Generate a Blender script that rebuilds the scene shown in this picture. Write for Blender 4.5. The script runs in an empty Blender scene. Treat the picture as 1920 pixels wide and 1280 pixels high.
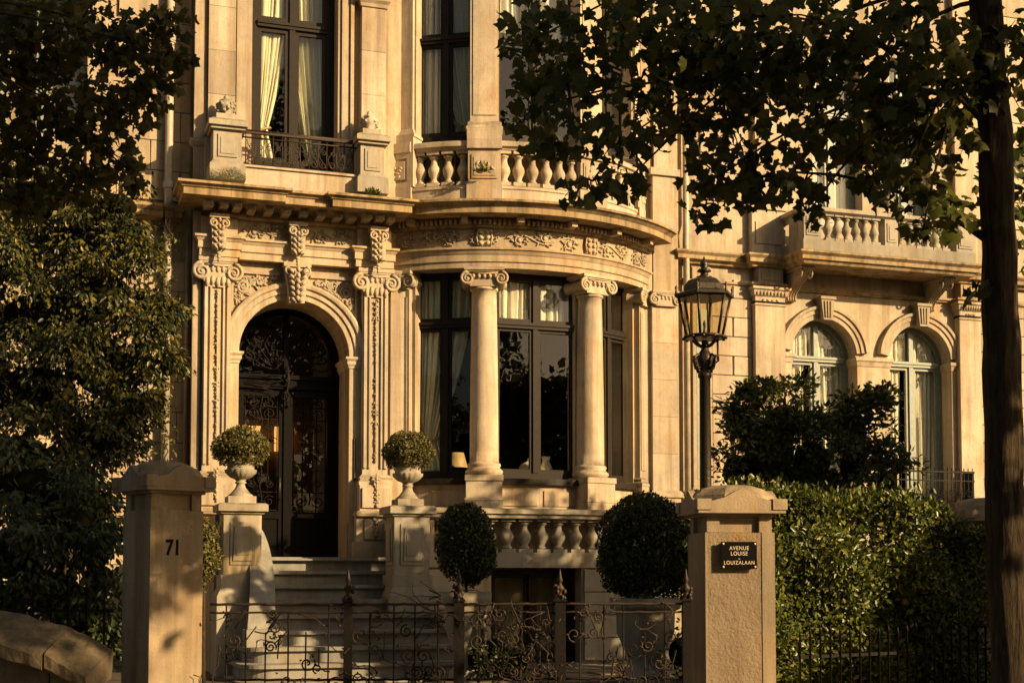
import bpy, math, random
import numpy as np
from mathutils import Vector, Matrix
from math import sin, cos, pi, radians, sqrt, atan2
random.seed(7); rng = np.random.default_rng(7)
S = bpy.context.scene
COL = S.collection
# ------------------------------------------------------------------ camera
PITCH, YAW = radians(3.0), radians(18.8)
cam = bpy.data.cameras.new('camera'); camo = bpy.data.objects.new('camera', cam); COL.objects.link(camo)
cam.lens, cam.sensor_width, cam.shift_y = 48.75, 36.0, 0.1582
cam.clip_start, cam.clip_end = 0.1, 1000
camo.location = (-3.26, -19.28, 1.6)
camo.rotation_euler = (pi/2 + PITCH, 0, -YAW)
S.camera = camo
# ------------------------------------------------------------------ light
SUN_AZ, SUN_EL = radians(42), radians(22)          # azimuth to the right of the facade's outward normal
to_sun = Vector((sin(SUN_AZ)*cos(SUN_EL), -cos(SUN_AZ)*cos(SUN_EL), sin(SUN_EL)))
sl = bpy.data.lights.new('sun', 'SUN'); so = bpy.data.objects.new('sun', sl); COL.objects.link(so)
sl.energy, sl.angle, sl.color = 5.0, radians(0.5), (1.0, 0.705, 0.375)
so.rotation_euler = to_sun.to_track_quat('Z', 'Y').to_euler()
so.location = (20, -30, 30)
W = bpy.data.worlds.new('World'); S.world = W; W.use_nodes = True
wn = W.node_tree.nodes; wl = W.node_tree.links; wn.clear()
sky = wn.new('ShaderNodeTexSky'); sky.sky_type = 'NISHITA'; sky.sun_disc = False
sky.sun_elevation = SUN_EL; sky.sun_rotation = atan2(to_sun.x, to_sun.y); sky.dust_density = 4.0; sky.air_density = 1.0
tint = wn.new('ShaderNodeMix'); tint.data_type = 'RGBA'; tint.blend_type = 'MULTIPLY'
tint.inputs[0].default_value = 1.0; tint.inputs[7].default_value = (1.0, 0.87, 0.69, 1)
bg = wn.new('ShaderNodeBackground'); bg.inputs[1].default_value = 0.06
wo = wn.new('ShaderNodeOutputWorld')
wl.new(sky.outputs[0], tint.inputs[6]); wl.new(tint.outputs[2], bg.inputs[0]); wl.new(bg.outputs[0], wo.inputs[0])
S.view_settings.view_transform = 'Standard'; S.view_settings.look = 'None'
S.view_settings.exposure = 0.9; S.view_settings.gamma = 1.0
S.render.engine = 'CYCLES'; S.cycles.use_denoising = True
S.cycles.max_bounces = 6; S.cycles.diffuse_bounces = 3; S.cycles.transparent_max_bounces = 12
S.cycles.sample_clamp_indirect = 4.0

# ------------------------------------------------------------------ materials
def newmat(name):
    m = bpy.data.materials.new(name); m.use_nodes = True
    n = m.node_tree.nodes; n.clear()
    out = n.new('ShaderNodeOutputMaterial'); return m, n, m.node_tree.links, out
def ramp(n, l, src, stops):
    r = n.new('ShaderNodeValToRGB'); e = r.color_ramp.elements
    while len(e) < len(stops): e.new(0.5)
    for i, (p, c) in enumerate(stops):
        e[i].position = p; e[i].color = (c, c, c, 1) if not isinstance(c, tuple) else (*c, 1)
    l.new(src, r.inputs[0]); return r
def noise(n, l, scale, detail=4, vec=None, rough=0.55, stretch=None):
    t = n.new('ShaderNodeTexNoise'); t.inputs['Scale'].default_value = scale
    t.inputs['Detail'].default_value = detail; t.inputs['Roughness'].default_value = rough
    if vec is not None:
        if stretch:
            mp = n.new('ShaderNodeMapping'); mp.inputs['Scale'].default_value = stretch
            l.new(vec, mp.inputs[0]); vec = mp.outputs[0]
        l.new(vec, t.inputs['Vector'])
    return t
def mixc(n, l, fac, a, b, mode='MIX'):
    m = n.new('ShaderNodeMix'); m.data_type = 'RGBA'; m.blend_type = mode
    for sock, v in ((m.inputs[0], fac), (m.inputs[6], a), (m.inputs[7], b)):
        if hasattr(v, 'links') or hasattr(v, 'is_linked'): l.new(v, sock)
        elif isinstance(v, tuple): sock.default_value = (*v, 1) if len(v) == 3 else v
        else: sock.default_value = v
    return m.outputs[2]
def stone(name, base, alt, dark, streak=0.5, grime=0.55, bump=0.25, fine=70, rough=0.88, bev=0.009, spots=0.0):
    m, n, l, out = newmat(name)
    g = n.new('ShaderNodeNewGeometry'); P = g.outputs['Position']
    big = noise(n, l, 0.9, 5, P); med = noise(n, l, 6, 6, P, 0.65); fin = noise(n, l, fine, 3, P)
    st = noise(n, l, 1.0, 5, P, 0.6, (5.5, 5.5, 0.35))
    c = mixc(n, l, ramp(n, l, big.outputs[0], [(0.35, 0.0), (0.68, 1.0)]).outputs[0], base, alt)
    pat = noise(n, l, 0.55, 6, P, 0.7); c = mixc(n, l, ramp(n, l, pat.outputs[0], [(0.44, 0.0), (0.64, 0.9)]).outputs[0], c, tuple(x*y for x, y in zip(base, (0.62, 0.66, 0.72))))
    pat2 = noise(n, l, 1.9, 6, P, 0.72, (1.0, 1.0, 0.55)); c = mixc(n, l, ramp(n, l, pat2.outputs[0], [(0.52, 0.0), (0.70, 0.7)]).outputs[0], c, tuple(x*y for x, y in zip(base, (0.80, 0.58, 0.36))))
    c = mixc(n, l, ramp(n, l, st.outputs[0], [(0.46, 0.0), (0.66, streak)]).outputs[0], c, dark)
    fl = noise(n, l, 1.0, 6, P, 0.7, (16, 16, 0.6)); c = mixc(n, l, ramp(n, l, fl.outputs[0], [(0.53, 0.0), (0.68, streak*0.8)]).outputs[0], c, dark)
    c = mixc(n, l, ramp(n, l, med.outputs[0], [(0.52, 0.0), (0.8, 0.45)]).outputs[0], c, dark)
    # grime and algae that settle on upward ledges, broken up by noise
    sx = n.new('ShaderNodeSeparateXYZ'); l.new(g.outputs['Normal'], sx.inputs[0])
    up = ramp(n, l, sx.outputs[2], [(0.25, 0.0), (0.75, 1.0)])
    mm = n.new('ShaderNodeMath'); mm.operation = 'MULTIPLY'
    l.new(up.outputs[0], mm.inputs[0]); l.new(ramp(n, l, noise(n, l, 3.5, 6, P, 0.7).outputs[0], [(0.38, 0.0), (0.6, grime)]).outputs[0], mm.inputs[1])
    c = mixc(n, l, mm.outputs[0], c, (0.075, 0.068, 0.035))
    if spots:
        sp = noise(n, l, 22, 4, P, 0.75)
        c = mixc(n, l, ramp(n, l, sp.outputs[0], [(0.60, 0.0), (0.72, spots)]).outputs[0], c, (0.10, 0.085, 0.055))
    oi = n.new('ShaderNodeObjectInfo'); c = mixc(n, l, 1.0, c, ramp(n, l, oi.outputs['Random'], [(0.0, (0.80, 0.78, 0.75)), (0.5, (0.96, 0.95, 0.94)), (1.0, (1.06, 1.05, 1.03))]).outputs[0], 'MULTIPLY')
    b = n.new('ShaderNodeBsdfPrincipled'); b.inputs['Roughness'].default_value = rough
    b.inputs['Specular IOR Level'].default_value = 0.25
    l.new(c, b.inputs['Base Color'])
    hm = n.new('ShaderNodeMath'); hm.operation = 'MULTIPLY_ADD'; hm.inputs[1].default_value = 0.45
    l.new(fin.outputs[0], hm.inputs[0]); l.new(med.outputs[0], hm.inputs[2])
    bu = n.new('ShaderNodeBump'); bu.inputs['Strength'].default_value = bump; bu.inputs['Distance'].default_value = 0.02
    l.new(hm.outputs[0], bu.inputs['Height'])
    if bev:
        bv = n.new('ShaderNodeBevel'); bv.samples = 2; bv.inputs[0].default_value = bev
        l.new(bv.outputs[0], bu.inputs['Normal'])
    l.new(bu.outputs[0], b.inputs['Normal']); l.new(b.outputs[0], out.inputs[0])
    return m
def plain(name, col, rough=0.5, metal=0.0, var=0.25, scale=12, bump=0.1, spec=0.5):
    m, n, l, out = newmat(name)
    g = n.new('ShaderNodeNewGeometry'); P = g.outputs['Position']
    t = noise(n, l, scale, 5, P, 0.65)
    d = tuple(x*(1-var) for x in col); u = tuple(min(1, x*(1+var)) for x in col)
    c = mixc(n, l, ramp(n, l, t.outputs[0], [(0.3, 0.0), (0.7, 1.0)]).outputs[0], d, u)
    b = n.new('ShaderNodeBsdfPrincipled'); b.inputs['Roughness'].default_value = rough
    b.inputs['Metallic'].default_value = metal; b.inputs['Specular IOR Level'].default_value = spec
    l.new(c, b.inputs['Base Color'])
    bu = n.new('ShaderNodeBump'); bu.inputs['Strength'].default_value = bump; bu.inputs['Distance'].default_value = 0.01
    l.new(t.outputs[0], bu.inputs['Height']); l.new(bu.outputs[0], b.inputs['Normal'])
    l.new(b.outputs[0], out.inputs[0]); return m
def leafmat(name, c0, c1, c2, trans=0.25, rough=0.45):
    m, n, l, out = newmat(name)
    g = n.new('ShaderNodeNewGeometry')
    r = ramp(n, l, g.outputs['Random Per Island'], [(0.0, c0), (0.55, c1), (1.0, c2)])
    b = n.new('ShaderNodeBsdfPrincipled'); b.inputs['Roughness'].default_value = rough
    b.inputs['Specular IOR Level'].default_value = 0.35
    t = n.new('ShaderNodeBsdfTranslucent'); mx = n.new('ShaderNodeMixShader'); mx.inputs[0].default_value = trans
    l.new(r.outputs[0], b.inputs['Base Color']); l.new(r.outputs[0], t.inputs[0])
    l.new(b.outputs[0], mx.inputs[1]); l.new(t.outputs[0], mx.inputs[2]); l.new(mx.outputs[0], out.inputs[0]); return m
def glassmat(name, tintc=(0.9, 0.92, 0.88), boost=1.6, wav=0.02):
    m, n, l, out = newmat(name)
    ge = n.new('ShaderNodeNewGeometry'); dt = n.new('ShaderNodeVectorMath'); dt.operation = 'DOT_PRODUCT'
    l.new(ge.outputs['Incoming'], dt.inputs[0]); l.new(ge.outputs['Normal'], dt.inputs[1])
    def mth(op, a, b=None):
        q = n.new('ShaderNodeMath'); q.operation = op
        for i_, v_ in enumerate((a, b)):
            if v_ is None: continue
            if isinstance(v_, (int, float)): q.inputs[i_].default_value = v_
            else: l.new(v_, q.inputs[i_])
        return q.outputs[0]
    p5 = mth('POWER', mth('SUBTRACT', 1.0, mth('ABSOLUTE', dt.outputs['Value'])), 5.0)     # Schlick, same from both sides of the pane
    mu = n.new('ShaderNodeMath'); mu.operation = 'MULTIPLY'; mu.inputs[1].default_value = boost; mu.use_clamp = True
    l.new(mth('ADD', mth('MULTIPLY', p5, 0.96), 0.04), mu.inputs[0])
    tr = n.new('ShaderNodeBsdfTransparent'); tr.inputs[0].default_value = (*tintc, 1)
    gl = n.new('ShaderNodeBsdfGlossy'); gl.inputs['Roughness'].default_value = 0.0
    g = n.new('ShaderNodeNewGeometry'); t = noise(n, l, 1.6, 2, g.outputs['Position'])
    bu = n.new('ShaderNodeBump'); bu.inputs['Strength'].default_value = wav; bu.inputs['Distance'].default_value = 0.1
    l.new(t.outputs[0], bu.inputs['Height']); l.new(bu.outputs[0], gl.inputs['Normal'])
    mx = n.new('ShaderNodeMixShader')
    l.new(mu.outputs[0], mx.inputs[0])
    l.new(tr.outputs[0], mx.inputs[1]); l.new(gl.outputs[0], mx.inputs[2]); l.new(mx.outputs[0], out.inputs[0]); return m
def clothmat(name, col):
    m, n, l, out = newmat(name)
    g = n.new('ShaderNodeNewGeometry'); t = noise(n, l, 5, 4, g.outputs['Position'], 0.6, (6, 6, 0.5))
    c = mixc(n, l, ramp(n, l, t.outputs[0], [(0.35, 0.0), (0.7, 1.0)]).outputs[0], tuple(x*0.8 for x in col), col)
    d = n.new('ShaderNodeBsdfDiffuse'); tr = n.new('ShaderNodeBsdfTranslucent'); mx = n.new('ShaderNodeMixShader'); mx.inputs[0].default_value = 0.2
    l.new(c, d.inputs[0]); l.new(c, tr.inputs[0]); l.new(d.outputs[0], mx.inputs[1]); l.new(tr.outputs[0], mx.inputs[2]); l.new(mx.outputs[0], out.inputs[0]); return m
def emit(name, col, s):
    m, n, l, out = newmat(name); e = n.new('ShaderNodeEmission'); e.inputs[0].default_value = (*col, 1); e.inputs[1].default_value = s
    l.new(e.outputs[0], out.inputs[0]); return m

M_ST = stone('cream_stone', (0.56, 0.47, 0.35), (0.47, 0.385, 0.275), (0.22, 0.165, 0.10), 0.6, 0.75, 0.4, spots=0.35)
M_ST2 = stone('warm_stone', (0.53, 0.43, 0.30), (0.44, 0.345, 0.225), (0.21, 0.155, 0.09), 0.65, 0.75, 0.4, spots=0.35)
M_CARVE = stone('carved_stone', (0.50, 0.42, 0.31), (0.44, 0.36, 0.25), (0.22, 0.17, 0.11), 0.4, 0.5, 0.3, 90, 0.88, 0)
M_COR = stone('cornice_stone', (0.46, 0.35, 0.21), (0.36, 0.25, 0.125), (0.12, 0.085, 0.035), 0.9, 1.0, 0.45, spots=0.75)
M_BLUE = stone('grey_step_stone', (0.31, 0.30, 0.265), (0.25, 0.24, 0.21), (0.12, 0.11, 0.09), 0.5, 0.35, 0.25)
M_PED = stone('pedestal_stone', (0.42, 0.38, 0.30), (0.36, 0.32, 0.25), (0.17, 0.14, 0.09), 0.5, 0.6, 0.25)
M_PIL = stone('smooth_pillar_stone', (0.40, 0.31, 0.20), (0.35, 0.265, 0.165), (0.16, 0.12, 0.07), 0.6, 0.5, 0.35, 60, 0.9, 0.006, 0.35)
M_ROUGH = stone('pebbledash_stone', (0.36, 0.27, 0.17), (0.31, 0.23, 0.14), (0.17, 0.12, 0.07), 0.4, 0.4, 0.9, 45, 0.92, 0)
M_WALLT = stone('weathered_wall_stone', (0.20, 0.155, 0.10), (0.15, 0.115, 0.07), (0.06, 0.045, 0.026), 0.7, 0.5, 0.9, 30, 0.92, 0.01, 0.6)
M_PAVE = stone('paving_stone', (0.28, 0.235, 0.17), (0.22, 0.185, 0.13), (0.10, 0.08, 0.055), 0.3, 0.3, 0.4)
M_BLACK = plain('black_paint', (0.005, 0.004, 0.0035), 0.5, 0, 0.4, 30, 0.1, 0.08)
M_BROWN = plain('dark_brown_frame', (0.016, 0.011, 0.007), 0.5, 0, 0.4, 25, 0.12, 0.2)
M_GREEN = plain('grey_green_paint', (0.20, 0.23, 0.19), 0.5, 0, 0.2, 20, 0.15)
M_IRON = plain('wrought_iron', (0.008, 0.006, 0.005), 0.6, 0.0, 0.5, 40, 0.3, 0.15)
M_RUST = plain('rusty_iron', (0.030, 0.017, 0.009), 0.55, 0.1, 0.5, 40, 0.3, 0.35)
M_LAMP = plain('lamp_bronze', (0.045, 0.035, 0.024), 0.4, 0.6, 0.4, 30, 0.3)
M_PIPE = plain('painted_pipe', (0.36, 0.31, 0.235), 0.5, 0, 0.25, 8, 0.1)
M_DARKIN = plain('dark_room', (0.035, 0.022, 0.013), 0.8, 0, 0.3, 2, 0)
M_WARMIN = plain('hall_wall', (0.16, 0.10, 0.045), 0.8, 0, 0.3, 2, 0)
M_CURT = clothmat('sage_curtain', (0.80, 0.78, 0.56))
M_CURT2 = clothmat('cream_net', (0.80, 0.77, 0.63))
M_CORD = plain('curtain_cord', (0.36, 0.26, 0.12), 0.6)
M_GLASS = glassmat('window_glass', (0.96, 0.97, 0.94), 1.5)
M_LGLASS = glassmat('lantern_glass', (0.88, 0.82, 0.68), 0.7, 0.0)
def barkmat():
    m, n, l, out = newmat('bark'); g = n.new('ShaderNodeNewGeometry'); P = g.outputs['Position']
    f1 = noise(n, l, 1.0, 6, P, 0.7, (38, 38, 5)); f2 = noise(n, l, 5, 5, P, 0.65)
    c = mixc(n, l, ramp(n, l, f1.outputs[0], [(0.35, 0.0), (0.65, 1.0)]).outputs[0], (0.022, 0.015, 0.010), (0.075, 0.053, 0.033))
    c = mixc(n, l, ramp(n, l, f2.outputs[0], [(0.56, 0.0), (0.70, 0.8)]).outputs[0], c, (0.07, 0.065, 0.03))
    b = n.new('ShaderNodeBsdfPrincipled'); b.inputs['Roughness'].default_value = 0.92; b.inputs['Specular IOR Level'].default_value = 0.15
    bu = n.new('ShaderNodeBump'); bu.inputs['Strength'].default_value = 1.0; bu.inputs['Distance'].default_value = 0.03
    l.new(f1.outputs[0], bu.inputs['Height']); l.new(c, b.inputs['Base Color']); l.new(bu.outputs[0], b.inputs['Normal']); l.new(b.outputs[0], out.inputs[0]); return m
M_BARK = barkmat()
M_SOIL = plain('soil', (0.045, 0.034, 0.022), 0.95, 0, 0.5, 6, 0.6)
M_ASPH = plain('asphalt', (0.05, 0.05, 0.048), 0.85, 0, 0.3, 20, 0.4)
M_LETTER = plain('plaque_lettering', (0.62, 0.50, 0.33), 0.5)
M_PLAQUE = plain('plaque_enamel', (0.005, 0.0045, 0.004), 0.6, 0, 0.2, 15, 0.05, 0.04)
M_PORC = plain('porcelain', (0.55, 0.48, 0.36), 0.3)
M_GLOW = emit('wall_lamp_glow', (1.0, 0.42, 0.10), 0.8)
M_MAPLE = leafmat('maple_leaf', (0.038, 0.050, 0.010), (0.080, 0.092, 0.016), (0.15, 0.125, 0.022), 0.48)
M_MAPLE2 = leafmat('maple_leaf_left', (0.038, 0.044, 0.010), (0.080, 0.078, 0.015), (0.16, 0.12, 0.022), 0.48)
M_HEDGE = leafmat('hedge_leaf', (0.028, 0.044, 0.008), (0.075, 0.098, 0.014), (0.17, 0.165, 0.024), 0.18, 0.36)
M_BOX = leafmat('box_leaf', (0.022, 0.036, 0.010), (0.040, 0.056, 0.014), (0.065, 0.075, 0.018), 0.15)
M_TOPI = leafmat('topiary_leaf', (0.050, 0.050, 0.012), (0.095, 0.085, 0.018), (0.15, 0.12, 0.026), 0.15)
M_LAUR = leafmat('laurel_leaf', (0.036, 0.050, 0.012), (0.085, 0.105, 0.022), (0.17, 0.17, 0.040), 0.30, 0.36)
M_IVY = leafmat('ivy_leaf', (0.016, 0.024, 0.006), (0.038, 0.044, 0.009), (0.17, 0.135, 0.022), 0.25, 0.36)
M_CORE = plain('inner_shade_black', (0.010, 0.010, 0.004), 1.0, 0, 0.4, 20, 0, 0)  # near-black fill: the shade inside the foliage put into its colour
M_MOSS = leafmat('moss', (0.05, 0.055, 0.012), (0.085, 0.08, 0.018), (0.12, 0.10, 0.02), 0.1, 0.8)

# ------------------------------------------------------------------ object helpers
def link(o, parent=None):
    COL.objects.link(o)
    if parent is not None: o.parent = parent
    return o
def tag(o, label=None, cat=None, group=None, kind=None):
    if label: o['label'] = label
    if cat: o['category'] = cat
    if group: o['group'] = group
    if kind: o['kind'] = kind
    return o
def thing(name, label, cat, group=None, parent=None):
    return tag(link(bpy.data.objects.new(name, None), parent), label, cat, group)
def dup(src, parent, M=None):
    o = src.copy(); link(o, parent)
    if M is not None: o.matrix_local = M
    return o
class MB:
    def __init__(s, T=None): s.v = []; s.f = []; s.s = []; s.T = T
    def add(s, vs, fs, smooth=False):
        b = len(s.v)
        if s.T is not None:
            x0, y0, a = s.T; c, d = cos(a), sin(a)
            vs = [(x0 + x*c - y*d, y0 + x*d + y*c, z) for x, y, z in vs]
        s.v += [tuple(p) for p in vs]; s.f += [tuple(i + b for i in f) for f in fs]; s.s += [smooth]*len(fs); return s
    def box(s, x0, x1, y0, y1, z0, z1):
        return s.add([(x0,y0,z0),(x1,y0,z0),(x1,y1,z0),(x0,y1,z0),(x0,y0,z1),(x1,y0,z1),(x1,y1,z1),(x0,y1,z1)],
                     [(0,3,2,1),(4,5,6,7),(0,1,5,4),(1,2,6,5),(2,3,7,6),(3,0,4,7)])
    def frus(s, x0, x1, y0, y1, z0, z1, dx, dy):   # a box whose top is smaller by dx, dy each side
        return s.add([(x0,y0,z0),(x1,y0,z0),(x1,y1,z0),(x0,y1,z0),(x0+dx,y0+dy,z1),(x1-dx,y0+dy,z1),(x1-dx,y1-dy,z1),(x0+dx,y1-dy,z1)],
                     [(0,3,2,1),(4,5,6,7),(0,1,5,4),(1,2,6,5),(2,3,7,6),(3,0,4,7)])
    def prism(s, poly, y0, y1):                     # polygon in x,z pushed along y
        n = len(poly)
        return s.add([(x, y0, z) for x, z in poly] + [(x, y1, z) for x, z in poly],
                     [tuple(range(n)), tuple(range(2*n-1, n-1, -1))] + [(i, i+n, (i+1) % n + n, (i+1) % n) for i in range(n)])
    def plan(s, poly, z0, z1):
        n = len(poly)
        return s.add([(x, y, z0) for x, y in poly] + [(x, y, z1) for x, y in poly],
                     [tuple(range(n-1, -1, -1)), tuple(range(n, 2*n))] + [(i, (i+1) % n, (i+1) % n + n, i+n) for i in range(n)])
    def lathe(s, cx, cy, prof, n=16, smooth=True, a0=0.0, ribs=0, ribd=0.0):
        vs = []
        for r, z in prof:
            for k in range(n):
                a = a0 + 2*pi*k/n; rr = r*(1 + ribd*cos(ribs*a)) if ribs else r
                vs.append((cx + rr*cos(a), cy + rr*sin(a), z))
        fs = []
        for i in range(len(prof)-1):
            for k in range(n):
                k2 = (k+1) % n; fs.append((i*n+k, i*n+k2, (i+1)*n+k2, (i+1)*n+k))
        s.add(vs, fs, smooth)
        s.add([vs[k] for k in range(n)], [tuple(range(n-1, -1, -1))]); m = (len(prof)-1)*n
        return s.add([vs[m+k] for k in range(n)], [tuple(range(n))])
    def tube(s, pts, r, n=6, closed=False, flat=1.0):
        P = [Vector(p) for p in pts]; m = len(P)
        if m < 2: return s
        vs, fs = [], []; up = Vector((0.13, 0.97, 0.21)).normalized()
        for i, p in enumerate(P):
            a = P[i-1] if (i > 0 or closed) else P[i]; b = P[(i+1) % m] if (i < m-1 or closed) else P[i]
            t = (b - a); t = t.normalized() if t.length > 1e-9 else Vector((0,0,1))
            u = up - t*up.dot(t)
            if u.length < 1e-3: u = Vector((1,0,0)) - t*t.x
            u.normalize(); w = t.cross(u); up = u
            rr = r[i] if hasattr(r, '__len__') else r
            for k in range(n):
                g = 2*pi*k/n; vs.append(tuple(p + u*(rr*cos(g)*flat) + w*(rr*sin(g))))
        for i in range(m if closed else m-1):
            j = (i+1) % m
            for k in range(n): k2 = (k+1) % n; fs.append((i*n+k, i*n+k2, j*n+k2, j*n+k))
        if not closed: fs += [tuple(range(n-1, -1, -1)), tuple((m-1)*n+k for k in range(n))]
        return s.add(vs, fs, True)
    def sweep(s, path, prof, closed=False):          # profile of (out, z) round a plan path; out lies to the right of travel
        n, m = len(path), len(prof); vs = []
        for i in range(n):
            a = path[i-1] if (i > 0 or closed) else None; b = path[(i+1) % n] if (i < n-1 or closed) else None
            ns = []
            for q0, q1 in ((a, path[i]), (path[i], b)):
                if q0 is not None and q1 is not None:
                    dx, dy = q1[0]-q0[0], q1[1]-q0[1]; L = sqrt(dx*dx+dy*dy) or 1; ns.append((dy/L, -dx/L))
            nx = sum(q[0] for q in ns); ny = sum(q[1] for q in ns); L2 = nx*nx+ny*ny
            k = len(ns)/L2 if len(ns) == 1 else 2/L2
            nx, ny = nx*k, ny*k
            vs += [(path[i][0]+nx*o, path[i][1]+ny*o, z) for o, z in prof]
        fs = []
        for i in range(n if closed else n-1):
            j = (i+1) % n
            for k in range(m): k2 = (k+1) % m; fs.append((i*m+k, j*m+k, j*m+k2, i*m+k2))
        if not closed: fs += [tuple(range(m)), tuple((n-1)*m + k for k in range(m-1, -1, -1))]
        return s.add(vs, fs)
    def arch(s, cx, cz, prof, a0=0.0, a1=pi, n=28):   # profile of (radius, y) round an arc in x,z
        m = len(prof); vs = []; fs = []
        for i in range(n+1):
            a = a0 + (a1-a0)*i/n
            vs += [(cx + r*cos(a), y, cz + r*sin(a)) for r, y in prof]
        for i in range(n):
            for k in range(m): k2 = (k+1) % m; fs.append((i*m+k, (i+1)*m+k, (i+1)*m+k2, i*m+k2))
        fs += [tuple(range(m-1, -1, -1)), tuple(n*m+k for k in range(m))]
        return s.add(vs, fs)
    def archwall(s, cx, r, zs, ztop, y0, y1, n=24):    # wall over a round arch, from the springing up to ztop
        for i in range(n):
            a, b = pi - pi*i/n, pi - pi*(i+1)/n
            xa, za, xb, zb = cx+r*cos(a), zs+r*sin(a), cx+r*cos(b), zs+r*sin(b)
            s.add([(xa,y0,za),(xb,y0,zb),(xb,y1,zb),(xa,y1,za),(xa,y0,ztop),(xb,y0,ztop),(xb,y1,ztop),(xa,y1,ztop)],
                  [(0,3,2,1),(4,5,6,7),(0,1,5,4),(1,2,6,5),(2,3,7,6),(3,0,4,7)])
        return s
    def blob(s, c, r, rot=0.0, n=8, m=5):              # flattened lump; rot turns it in its x,z plane
        vs, fs = [], []
        for i in range(m+1):
            ph = pi*i/m
            for k in range(n):
                th = 2*pi*k/n; x, y, z = r[0]*sin(ph)*cos(th), r[1]*sin(ph)*sin(th), r[2]*cos(ph)
                vs.append((c[0] + x*cos(rot) - z*sin(rot), c[1] + y, c[2] + x*sin(rot) + z*cos(rot)))
        for i in range(m):
            for k in range(n): k2 = (k+1) % n; fs.append((i*n+k, (i+1)*n+k, (i+1)*n+k2, i*n+k2))
        return s.add(vs, fs, True)
    def mesh(s, name, mat):
        me = bpy.data.meshes.new(name); me.from_pydata(s.v, [], s.f); me.materials.append(mat)
        me.polygons.foreach_set('use_smooth', s.s); me.update(); return me
    def build(s, name, mat, parent=None):
        return link(bpy.data.objects.new(name, s.mesh(name, mat)), parent)
def raw_mesh(name, V, F, mat, smooth=False):
    me = bpy.data.meshes.new(name); k = F.shape[1]
    me.vertices.add(len(V)); me.vertices.foreach_set('co', V.astype(np.float32).ravel())
    me.loops.add(F.size); me.loops.foreach_set('vertex_index', F.astype(np.int32).ravel())
    me.polygons.add(len(F)); me.polygons.foreach_set('loop_start', np.arange(0, F.size, k, dtype=np.int32))
    me.update(calc_edges=True); me.validate(); me.materials.append(mat); return me
def unit(a): return a/np.maximum(np.linalg.norm(a, axis=-1, keepdims=True), 1e-9)
# leaf outlines: (x across, y along the leaf, z lift)
def fan(outline, lift):
    V = [(0, 0.42, 0.0)] + [(x, y, -lift*(x*x) - lift*0.5*(y-0.4)**2) for x, y in outline]
    n = len(outline); return np.array(V, float), np.array([(0, 1+i, 1+(i+1) % n) for i in range(n)])
_h = [(0.06,0.0),(0.34,-0.10),(0.50,0.12),(0.40,0.26),(0.66,0.50),(0.46,0.60),(0.32,0.66),(0.22,0.80)]
MAPLE = fan(_h + [(0.0,1.05)] + [(-x, y) for x, y in _h[::-1]], 0.60)
OVAL = (np.array([(0,0,0),(0.24,0.4,0.07),(0.16,0.8,0.03),(0,1,-0.06),(-0.16,0.8,0.03),(-0.24,0.4,0.07),(0,0.45,-0.02)], float),
        np.array([(6,0,1),(6,1,2),(6,2,3),(6,3,4),(6,4,5),(6,5,0)]))
DIAM = (np.array([(0,0,0),(0.3,0.45,0.09),(0,1,-0.05),(-0.3,0.45,0.09)], float), np.array([(0,1,2),(0,2,3)]))
def leaf_arrays(P, tip, nrm, size, tpl):
    tip = unit(tip); nrm = unit(nrm - tip*np.sum(nrm*tip, 1, keepdims=True)); x = np.cross(tip, nrm)
    V, F = tpl; k = len(V)
    W_ = P[:,None,:] + size[:,None,None]*(V[None,:,0:1]*x[:,None,:] + V[None,:,1:2]*tip[:,None,:] + V[None,:,2:3]*nrm[:,None,:])
    FF = F[None] + (np.arange(len(P))*k)[:,None,None]
    return W_.reshape(-1, 3), FF.reshape(-1, 3)
def leaf_obj(name, mat, parent, P, tip, nrm, size, tpl):
    V, F = leaf_arrays(np.asarray(P), np.asarray(tip), np.asarray(nrm), np.asarray(size), tpl)
    return link(bpy.data.objects.new(name, raw_mesh(name, V, F, mat)), parent)
def ball(N): return unit(rng.normal(size=(N, 3)))
def shell_leaves(c, r, N, depth=0.25, up=0.2, wob=0.08, freq=3.0, sq=1.0):
    # leaves through the outer shell of a lumpy ellipsoid
    d = ball(N)
    if sq != 1.0: d = np.sign(d)*np.abs(d)**sq; d /= np.maximum(np.linalg.norm(d, axis=1, keepdims=True), 1e-6)**0.75
    ph = rng.uniform(0, 6.28, 3)
    lump = 1 + wob*(np.sin(freq*d[:,0]*2+ph[0]) + np.sin(freq*d[:,1]*2+ph[1]) + np.sin(freq*d[:,2]*2.3+ph[2]))/1.5
    rad = (1 - depth*rng.random(N)**1.5)*lump
    P = np.array(c) + d*np.array(r)*rad[:,None]
    nrm = unit(d/np.array(r)) + rng.normal(scale=0.55, size=(N, 3)); tip = rng.normal(size=(N, 3)) + np.array([0, 0, up])*2 + 0.5*d
    return P, tip, nrm
def core(name, c, r, parent, mat=None):  # solid dark lump that blackens the gaps between leaves
    return MB().blob(c, r, 0, 14, 9).build(name, mat or M_CORE, parent)
def spiral(cx, cz, r0, r1, a0, turns, y, n=22):
    return [(cx + (r0+(r1-r0)*t)*cos(a0+turns*2*pi*t), y, cz + (r0+(r1-r0)*t)*sin(a0+turns*2*pi*t)) for t in [i/n for i in range(n+1)]]
def copies(meshobj, parent, mats):
    for M in mats: dup(meshobj, parent, M)
def at(x, y, z=0.0, a=0.0): return Matrix.Translation((x, y, z)) @ Matrix.Rotation(a, 4, 'Z')

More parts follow.
